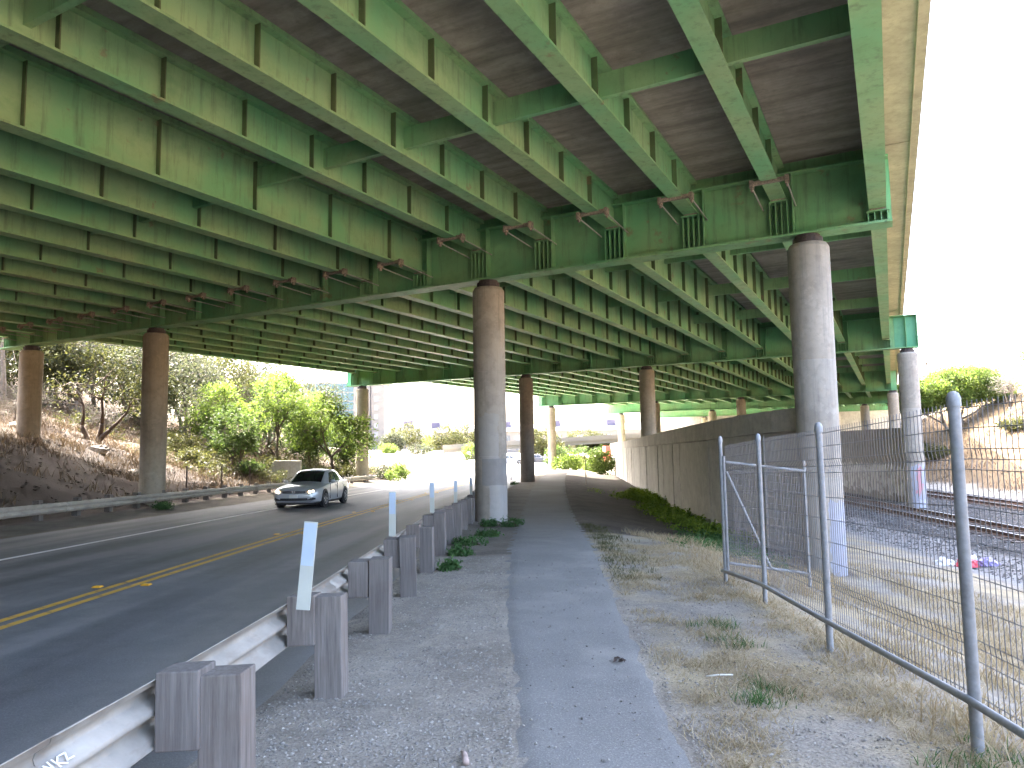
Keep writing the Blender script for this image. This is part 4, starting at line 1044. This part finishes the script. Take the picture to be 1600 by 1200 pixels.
def build_car(name, loc, rz, label, paint):
    c = empty(name, loc, rz); tag(c, label, 'car')
    yy = [-2.43, -2.42, -2.39, -2.33, -2.25, -2.1, -1.95, -1.7, -1.5, -1.25, -1.05, -.6, 0, .6, 1.1, 1.35, 1.6, 1.8, 2.0, 2.15, 2.3, 2.38, 2.43]
    m = MB(); rows = [bsec(y) for y in yy]; m.grid(rows, True); nn = len(rows[0]); m.f.append(tuple(reversed(range(nn)))); m.f.append(tuple(range((len(rows) - 1) * nn, len(rows) * nn)))
    body = m.build('body', paint, c, smooth=True, auto=45, recalc=True)
    us = [0, .12, .25, .38, .45, .55, .7, .85, 1.0]; us = us + [-u for u in reversed(us[:-1])]
    gy_ = [-1.08, -.92, -.75, -.58, -.40, -.27, -.15, .05, .3, .6, .85, 1.05, 1.2, 1.35, 1.5, 1.65, 1.82]
    MB().grid([[shell(y, u) for u in us] for y in gy_]).build('roof', paint, c, smooth=True, recalc=True)
    uw = [.52, .62, .75, .88, 1.0]; uw = uw + [-u for u in reversed(uw[:-1])]
    MB().grid([[shell(y, u, .008) for u in uw] for y in (-1.04, -.88, -.72, -.56, -.40, -.28)]).build('windshield', GLASS, c, smooth=True)
    MB().grid([[shell(y, u, .008) for u in uw] for y in (1.02, 1.2, 1.38, 1.55, 1.72)]).build('rear_window', GLASS, c, smooth=True)
    for sg in (1, -1):
        def win(rows): MB().grid([[shell(y, u * sg, .010) for y, u in r] for r in rows]).build('side_window', GLASS, c, smooth=True)
        win([[(lerp(-.66, .18, k), .05) for k in (0, .33, .66, 1)], [(lerp(-.50, .18, k), .2) for k in (0, .33, .66, 1)], [(lerp(-.22, .17, k), .38) for k in (0, .33, .66, 1)]])
        win([[(lerp(.25, 1.28, k), .05) for k in (0, .33, .66, 1)], [(lerp(.25, 1.18, k), .2) for k in (0, .33, .66, 1)], [(lerp(.25, 1.0, k), .38) for k in (0, .33, .66, 1)]])
        # mirror, handles, sill line, lamps
        mm = MB(); mm.lathe([(.02, -.10), (.07, -.085), (.085, 0), (.07, .08), (.02, .10)], 10); 
        mm.v = [(sg * (.97 + z * .95), -.62 + y_ * .6, .985 + x * .85) for x, y_, z in mm.v]; mm.build('mirror', paint, c, smooth=True, recalc=True)
        d = MB(); d.box(min(sg * .905, sg * .922), max(sg * .905, sg * .922), -.02, .16, .80, .83); d.build('door_handle', paint, body)
        d = MB(); d.box(min(sg * .905, sg * .922), max(sg * .905, sg * .922), .98, 1.16, .815, .845); d.build('door_handle', paint, body)
        for yd, ln_ in ((-.78, .6), (.215, .6), (1.22, .5)):
            MB().box(min(sg * .9, sg * .9185), max(sg * .9, sg * .9185), yd - .004, yd + .004, .30, .30 + ln_).build('door_gap', BLACK, body)
        hl = MB(); P0 = []
        for k in (0, .25, .5, .75, 1):
            x = lerp(.44, .80, k); y = -2.41 + .02 + .30 * k ** 2.2; P0.append([(sg * x, y - .025, lerp(.575, .60, k)), (sg * x, y - .02, lerp(.655, .70, k)), (sg * x, y + .06, lerp(.69, .735, k))])
        h = hl.grid(P0).build('headlight', LENS, c, smooth=True)
        MB().lathe([(.045, 0), (.05, .02), (.02, .03)], 12).build('bulb', LAMP, h, loc=(sg * .60, -2.40, .635)).rotation_euler = (R(90), 0, 0)
        MB().lathe([(.035, 0), (.04, .02), (.015, .03)], 12).build('bulb', LAMP, h, loc=(sg * .71, -2.33, .655)).rotation_euler = (R(90), 0, 0)
        tl = MB().grid([[(sg * .60, 2.425, .80), (sg * .60, 2.40, .92)], [(sg * .76, 2.36, .80), (sg * .74, 2.35, .93)], [(sg * .86, 2.20, .80), (sg * .83, 2.18, .93)]]).build('tail_light', plain('tail lamp', (.35, .02, .02), .3), c)
        fgm = MB().grid([[(sg * .50, -2.435, .33), (sg * .50, -2.435, .40)], [(sg * .70, -2.405, .32), (sg * .72, -2.395, .42)], [(sg * .80, -2.30, .34), (sg * .80, -2.30, .40)]]).build('fog_light_recess', BLACK, c)
    MB().grid([[(-.46, -2.425, .575), (-.44, -2.425, .665)], [(-.2, -2.455, .57), (-.2, -2.445, .675)], [(.2, -2.455, .57), (.2, -2.445, .675)], [(.46, -2.425, .575), (.44, -2.425, .665)]]).build('grille', BLACK, c)
    gl = MB()
    for z in (.60, .63, .66): gl.box(-.42, .42, -2.462, -2.452, z - .004, z + .004)
    gl.build('grille_bar', CHROME, c)
    em = MB(); em.lathe([(.055, 0), (.062, .006), (.055, .012), (.048, .006), (.055, 0)], 20); em.v = [(x, -2.468 - z, .625 + y_) for x, y_, z in em.v]
    for a, b_ in (((-.022, .04), (0, .005)), ((0, .005), (.022, .04)), ((-.042, .02), (-.02, -.035)), ((-.02, -.035), (0, .0)), ((0, 0), (.02, -.035)), ((.02, -.035), (.042, .02))):
        A = Vector((a[0], -2.472, .625 + a[1])); B = Vector((b_[0], -2.472, .625 + b_[1])); d_ = (B - A).normalized(); em.obox((A + B) / 2, d_, d_.cross(Vector((0, 1, 0))), Vector((0, 1, 0)), (B - A).length / 2, .005, .004)
    em.build('emblem', CHROME, c)
    MB().grid([[(-.72, -2.41, .31), (-.70, -2.41, .40)], [(-.3, -2.452, .30), (-.3, -2.452, .40)], [(.3, -2.452, .30), (.3, -2.452, .40)], [(.72, -2.41, .31), (.70, -2.41, .40)]]).build('lower_grille', BLACK, c)
    MB().box(-.16, .16, -2.478, -2.458, .40, .52).build('number_plate', PLATE, c)
    MB().box(-.8, .8, -2.2, 2.2, .15, .20).build('underbody', BLACK, c)
    for sg in (1, -1):
        for y in (-1.42, 1.39):
            w = empty('wheel', (sg * .80, y, .33)); w.parent = c
            am = MB(); am.lathe([(.385, -.1), (.385, .0), (.34, .005)], 28); am.v = [(sg * (.1185 + z), x, y_) for x, y_, z in am.v]; am.build('wheel_arch', BLACK, w)
            t = MB(); t.lathe([(.21, -.1), (.30, -.105), (.33, -.08), (.33, .08), (.30, .11), (.215, .112)], 28); t.v = [(sg * (z + .022), x, y_) for x, y_, z in t.v]; t.build('tyre', TYRE, w, smooth=True, auto=40)
            r_ = MB(); r_.lathe([(.215, .10), (.205, .122), (.17, .105), (.165, .09)], 28); r_.lathe([(.055, .09), (.05, .12), (.02, .125)], 12)
            for k in range(5):
                a = k * 2 * math.pi / 5; dv = Vector((math.cos(a), math.sin(a), 0)); sd = Vector((-math.sin(a), math.cos(a), 0)); r_.obox(dv * .12 + Vector((0, 0, .11)), dv, sd, Vector((0, 0, 1)), .085, .024, .012)
            r_.v = [(sg * (z + .022), x, y_) for x, y_, z in r_.v]; r_.build('rim', RIM, w)
    return c
car = build_car('car', (-8.25, 29.6, zroad(29.6) + .004), R(-2.5), 'silver four-door saloon with its headlights on driving towards the camera', CARP)
car.rotation_euler = (R(-1.15), 0, R(-2.2))

# ------------------------------------------------------------------ things at the roadside
hw = MB(); zz = terr(-15, 46.5)
hw.prism([(-17.0, 46.6, -1.1), (-13.75, 46.2, -1.2), (-13.75, 46.2, .88), (-15.5, 46.4, .90)], (0, .22, 0))
tag(hw.build('headwall', HEADW, recalc=True, bevel=.02), 'pale trapezoid concrete headwall behind the far guardrail and the car', 'wall')
stk = MB().box(-.035, .035, -.02, .02, -.3, 1.25).mesh('stake', plain('brown stake', (.10, .07, .055), .9))
for u, y, lb in ((293, 35, 'thin dark stake on the bank just right of the second column'), (347, 38, 'thin dark stake on the bank, middle one of three'), (391, 41, 'thin dark stake on the bank nearest the pale headwall')):
    x = (u - 800) / 1110 * y; o = inst(stk, 'stake', None, (x, y, terr(x, y))); tag(o, lb, 'stake', 'stakes above the far guardrail')
for x, y, lb in ((-.2, 58, 'dark stake left of the dark column, leftmost of three'), (.15, 63, 'dark stake left of the dark column, middle of three'), (.5, 69, 'dark stake right against the dark column, rightmost of three')):
    o = inst(stk, 'stake', None, (x, y, terr(x, y) + .1)); tag(o, lb, 'stake', 'stakes beside the path')
sp_ = MB().tube([(0, 0, -.3), (0, 0, 1.62)], .035, 8).build('steel_post', RUSTY, None, loc=(4.85, 48, terr(4.85, 48))); tag(sp_, 'single rusty steel post standing at the path side near the wall', 'post')

# litter
def crumple(name, loc, rx, ry, rz, mat, label, seed, cat='litter'):
    bm = bmesh.new(); bmesh.ops.create_icosphere(bm, subdivisions=3, radius=1)
    for v in bm.verts:
        d = 1 + .35 * nz(v.co.x * 1.6 + seed, v.co.y * 1.6, v.co.z * 1.6) + .28 * nz(v.co.x * 4 + seed, v.co.y * 4, v.co.z * 4)
        v.co = Vector((v.co.x * rx * d, v.co.y * ry * d, max(-.25, v.co.z) * rz * d))
    me_ = bpy.data.meshes.new(name); bm.to_mesh(me_); bm.free(); me_.materials.append(mat)
    o = bpy.data.objects.new(name, me_); COL.objects.link(o); o.location = loc; tag(o, label, cat); return o
RED = plain('red plastic', (.45, .05, .07), .45, 0, .25, 9); WHT = plain('white plastic', (.62, .62, .63), .5, 0, .15, 9); PUR = plain('violet plastic', (.22, .19, .36), .5, 0, .2, 9)
def on(x, y, d=0): return (x, y, terr(x, y) + d)
crumple('plastic_bag', on(13.3, 22.4, .06), .30, .2, .17, WHT, 'crumpled white plastic bag lying left of the red bag by the ballast', 1.5)
crumple('plastic_bag', on(13.85, 22.2, .08), .32, .2, .2, RED, 'crumpled red plastic bag beside the ballast behind the fence post', 4.2)
crumple('plastic_bag', on(14.55, 22.3, .07), .28, .2, .18, PUR, 'crumpled violet plastic bag right of the red bag', 7.1)
crumple('plastic_bag', on(14.5, 23.0, .06), .22, .16, .2, WHT, 'small white plastic bag above the violet bag on the ballast', 9.3)
def boulder(x, y, s, label, seed): return crumple('boulder', on(x, y, 0), s, s * .7, s * .6, ROCK, label, seed, 'boulder')
ROCK = plain('pale rock', (.36, .33, .29), .95, 0, .3, 4)
boulder(-21.3, 36.6, .55, 'pale boulder on the bank just below the small dark tree', 3.3)
boulder(-18.9, 35.6, .35, 'small pale boulder low on the bank left of the second column', 5.1)
boulder(-24.6, 35.2, .45, 'brown boulder on the bank beside the end column', 8.7)
boulder(-25.6, 33.2, .5, 'boulder at the left picture edge above the shaded bank', 2.2)
boulder(-16.2, 38.5, .3, 'small stone on the bank right of the second column', 6.1)
boulder(-18.8, 41.6, .35, 'pale stone half way up the bank behind the second column', 12.4)
# dead leaves and wood scraps
lm = MB()
for _ in range(9):
    a = rnd.uniform(0, 6.28); p = Vector((.84 + rnd.gauss(0, .035), 6.02 + rnd.gauss(0, .03), 0)); p.z = terr(p.x, p.y) + .02 + rnd.uniform(0, .02)
    d = Vector((math.cos(a), math.sin(a), rnd.uniform(-.2, .3))); s_ = Vector((-math.sin(a), math.cos(a), rnd.uniform(-.3, .5)))
    lm.poly([p - d * .035, p + s_ * .014 + Vector((0, 0, .012)), p + d * .035, p - s_ * .014 + Vector((0, 0, .008))])
tag(lm.build('dead_leaves', plain('dark dead leaves', (.05, .033, .026), .9, 0, .3, 30)), 'small clump of dark dead leaves lying on the path', 'leaves')
z0 = terr(-.3, 4.12)
tag(MB().tube([(-.32, 4.2, z0 + .02), (-.30, 4.13, z0 + .035), (-.285, 4.05, z0 + .02)], [.007, .016, .019], 7).build('wood_scrap', plain('pinkish wood', (.33, .25, .21), .9, 0, .3, 20), smooth=True), 'short pale scrap of wood on the gravel left of the path', 'wood')
z0 = terr(1.55, 5.6)
tag(MB().tube([(1.45, 5.62, z0 + .015), (1.56, 5.6, z0 + .03), (1.66, 5.64, z0 + .015)], .006, 6).build('twig', plain('white twig', (.6, .58, .52), .9), smooth=True), 'thin whitish twig on the dry grass right of the path', 'twig')

# ------------------------------------------------------------------ far side: trees, buildings, viaduct
def far(u, y): return (u - 800) / 1110 * y
ft = [(632, 165, 7.4, LEAF_OLIVE, 'broad pale olive tree at the field edge below the tower block'), (612, 150, 4.6, LEAF_GREY, 'low greyish tree at the left end of the bright field'), (698, 160, 7.2, LEAF_OLIVE, 'pale olive tree at the field edge left of the patched column'), (726, 168, 7.6, LEAF_OLIVE, 'pale tree partly hidden by the patched column'),
      (845, 128, 6.6, LEAF_OLIVE, 'tree seen between the dark column and the next column'), (910, 150, 6.8, LEAF_OLIVE, 'bushy tree above the far viaduct, left of a pair'), (935, 150, 5.4, LEAF_OLIVE, 'lower tree above the far viaduct, right of a pair')]
for u, y, h, lf, lb in ft:
    x = far(u, y); tree('far_tree', lb, 'tree', x, y, [(0, 0, h * .62, h * .48, h * .4, h * .34, 2), (-h * .25, 0, h * .4, h * .33, h * .3, h * .25, 1), (h * .25, 0, h * .42, h * .33, h * .3, h * .25, 1)], lf, BARKPALE, .24, 120, 20, 2, .14, .7, 'trees along the far field edge', fork=.3)
fb = [(606, 140, 1.6, 2.2, LEAF_BRIGHT, 'round green bush at the left of the bright field'), (670, 175, 2.2, 4.5, LEAF_BRIGHT, 'bright green bush below the long building'), (735, 140, 1.6, 3.2, LEAF_BRIGHT, 'green bush just left of the patched column'), (655, 155, 2.4, 2.0, LEAF_GREY, 'grey low bush in the middle of the far field edge'),
      (884, 88, 1.9, 1.7, LEAF_BRIGHT, 'light green bush right of the path end'), (938, 82, 1.5, 2.6, LEAF_BRIGHT, 'tall light green bush beside the end of the retaining wall'), (866, 96, 1.3, 2.9, LEAF_MID, 'dark green bush behind the path end column'), (905, 100, 2.0, 1.6, LEAF_OLIVE, 'dull bush in the gap behind the rusty post'), (925, 92, 1.4, 1.2, LEAF_BRIGHT, 'low yellow green bush left of the retaining wall end'), (1245, 106, 1, 1, LEAF_MID, None)]
for u, y, r, h, lf, lb in fb:
    if lb: bush('bush', lb, 'bush', far(u, y), y, r, h, lf, 46, 28, .17, 'bushes beyond the bridge', .5)
m = MB()
for k in range(260):
    x = rnd.uniform(2, 30); y = 138 + rnd.uniform(-1.5, 1.5); leaf_quads(m, Vector((x, y, -1.4 + rnd.uniform(0, 2.4))), 22, .6, .2, .8, .3)
tag(m.build('hedge', LEAF_MID), 'dark green hedge running below the far viaduct', 'hedge')

def m_facade(name, col, rough=.85): return plain(name, col, rough, 0, .08, .6)
TOWERC = m_facade('tower concrete', (.14, .13, .12)); CREAM = m_facade('cream wall', (.145, .133, .124)); BLUEG = N('blue glazing').done((.04, .075, .085), .12, None, .0, .9)
ROOFW = m_facade('pale roof', (.15, .15, .16)); FARC = m_facade('far concrete', (.13, .12, .10)); DARKB = m_facade('dark roof box', (.07, .065, .10)); CORN = m_facade('brown cornice', (.21, .165, .14)); WINL = N('light window').done((.19, .20, .21), .1, None, 0, .8)
WIND = N('dim window').done((.09, .10, .115), .1, None, 0, .8)
ty = 220; tx0, tx1 = far(556, ty), far(600, ty); tz = terr(tx0, ty) - 1
tb = empty('tower_block', ((tx0 + tx1) / 2, ty, tz)); tag(tb, 'grey concrete tower block with a column of small windows and brown cornice', 'building')
TO = tb.location; w2 = (tx1 - tx0) / 2
MB().box(-w2, -w2 + 4.4, -.3, 9, 0, 22.2 - tz).build('wall', TOWERC, tb); MB().box(-w2 + 4.75, w2, -.6, 9, 0, 21.6 - tz).build('wall', TOWERC, tb); MB().box(-w2 + 4.4, -w2 + 4.75, .2, 9, 0, 21.5 - tz).build('groove_strip', DARKB, tb)  # dark strip set back in the tower's vertical groove
MB().box(-w2 + 1.5, w2 + .5, -1.0, 9.4, 21.601 - tz, 23.0 - tz).build('cornice', CORN, tb)
for k in range(6):
    f_ = MB().box(w2 - 3.1, w2 - 1.9, -.66, -.59, 5.0 + k * 2.75 - tz, 6.5 + k * 2.75 - tz).build('window', WINL, tb); MB().box(w2 - 3.2, w2 - 1.8, -.72, -.60, 4.85 + k * 2.75 - tz, 4.99 + k * 2.75 - tz).build('sill', TOWERC, f_)
gx0, gx1 = far(472, 214), far(553, 214)
gb = empty('office_block', ((gx0 + gx1) / 2, 214, tz)); tag(gb, 'pale blue glass office block behind the bright green trees', 'building')
g2 = (gx1 - gx0) / 2; MB().box(-g2, g2, 0, 12, 0, 21.6 - tz).build('wall', TOWERC, gb)
for r_ in range(6):
    for k in range(9):
        x0 = -g2 + .25 + k * (2 * g2 - .5) / 9; MB().box(x0 + .08, x0 + (2 * g2 - .5) / 9 - .08, -.12, -.01, 5.2 + r_ * 2.7 - tz, 7.6 + r_ * 2.7 - tz).build('pane', BLUEG, gb)
by = 262; bx0, bx1 = far(655, by), far(1012, by); bz = -1.5
rb = empty('apartment_row', ((bx0 + bx1) / 2, by, bz)); tag(rb, 'long low cream apartment building with a pale roof across the background', 'building')
h2 = (bx1 - bx0) / 2
MB().box(-h2, h2, 0, 12, 0, 8.4).build('wall', CREAM, rb)
MB().prism([(-h2 - .6, -1.1, 8.401), (-h2 - .6, 13, 8.401), (-h2 - .6, 6.5, 11.0), (-h2 - .6, 5.0, 11.0)], (2 * h2 + 1.2, 0, 0)).build('roof', ROOFW, rb, recalc=True)
for k in range(22):
    for r_ in range(2):
        x = -h2 + 1.6 + k * (2 * h2 - 2) / 22; f_ = MB().box(x, x + 1.7, -.08, -.005, 1.6 + r_ * 3.4, 3.5 + r_ * 3.4).build('window', WINL if (k + r_) % 3 else WIND, rb)
for u in (678, 790, 868, 955): MB().box(far(u, by) - TO.x * 0 - rb.location.x - 1.6, far(u, by) - rb.location.x + 1.6, 3, 6, 10.2, 12.2).build('roof_box', DARKB, rb)
sx0 = far(618, 250); sb = empty('shed', (sx0 + 4, 250, 0)); tag(sb, 'small grey building with a dark roof box left of the apartment row', 'building')
MB().box(-4, 9, 0, 8, -2, 8.2).build('wall', ROOFW, sb); MB().box(-1.6, 1.6, 1, 5, 8.201, 11).build('roof_box', DARKB, sb)
# far viaduct
vd = empty('viaduct', (10, 142, -1.5)); tag(vd, 'low concrete viaduct with a plain parapet crossing far behind the columns', 'bridge')
def vz(x): return 2.35 + .045 * x
for nm, za, zb_, ya, yb_, mt in (('deck', -1.35, -.62, 142.3, 150, FARC), ('parapet', -.62, .25, 142.0, 142.3, FARC)):
    m = MB(); A, B = -14, 62
    m.prism([Vector((A, ya, vz(A) + za)) - vd.location, Vector((B, ya, vz(B) + za)) - vd.location, Vector((B, ya, vz(B) + zb_)) - vd.location, Vector((A, ya, vz(A) + zb_)) - vd.location], (0, yb_ - ya, 0)); m.build(nm, mt, vd, recalc=True)
for x in (-8, 12, 32, 52): MB().box(x - .6 - 10, x + .6 - 10, 3, 4.4, -1, vz(x) - 1.36 + 1.5).build('pier', COPING, vd)
WHCAR = plain('white car paint', (.62, .62, .61), .35, 0, .04); DKCAR = plain('dark grey car paint', (.09, .09, .10), .35, .3, .05)
for u, y, p, lb in ((797, 118, WHCAR, 'tiny white car parked far away left of the dark column'), (839, 122, DKCAR, 'tiny dark car parked far away right of the dark column'), (893, 120, WHCAR, 'tiny white car parked below the far viaduct')):
    build_car('parked_car', (far(u, y), y, terr(far(u, y), y) + .02), R(80), lb, p)
rc = MB(); x = far(952, 128); zc = terr(x, 128); rc.box(x - 1.1, x + 1.3, 127, 131, zc + .5, zc + 3.0)
for k in range(9): rc.box(x - 1.05 + k * .26, x - .95 + k * .26, 126.93, 126.999, zc + .55, zc + 2.95)
for k in (-.8, .9): rc.box(x + k - .2, x + k + .2, 127.1, 130.8, zc - .2, zc + .499)
tag(rc.build('container', plain('red container paint', (.38, .07, .05), .6)), 'small red container standing below the far viaduct near the wall end', 'container')
pf = MB().tube([(0, 0, -.3), (0, 0, 2.3)], .06, 6).mesh('fence_post', DARKSTEEL)
for u, y, lb in ((632, 140, 'thin post at the far field edge under the pale olive tree'), (648, 138, 'thin post in the middle of the far field edge'), (737, 136, 'thin post beside the patched column at the far field edge')):
    o = inst(pf, 'fence_post', None, (far(u, y), y, terr(far(u, y), y))); tag(o, lb, 'post', 'posts at the far field edge')
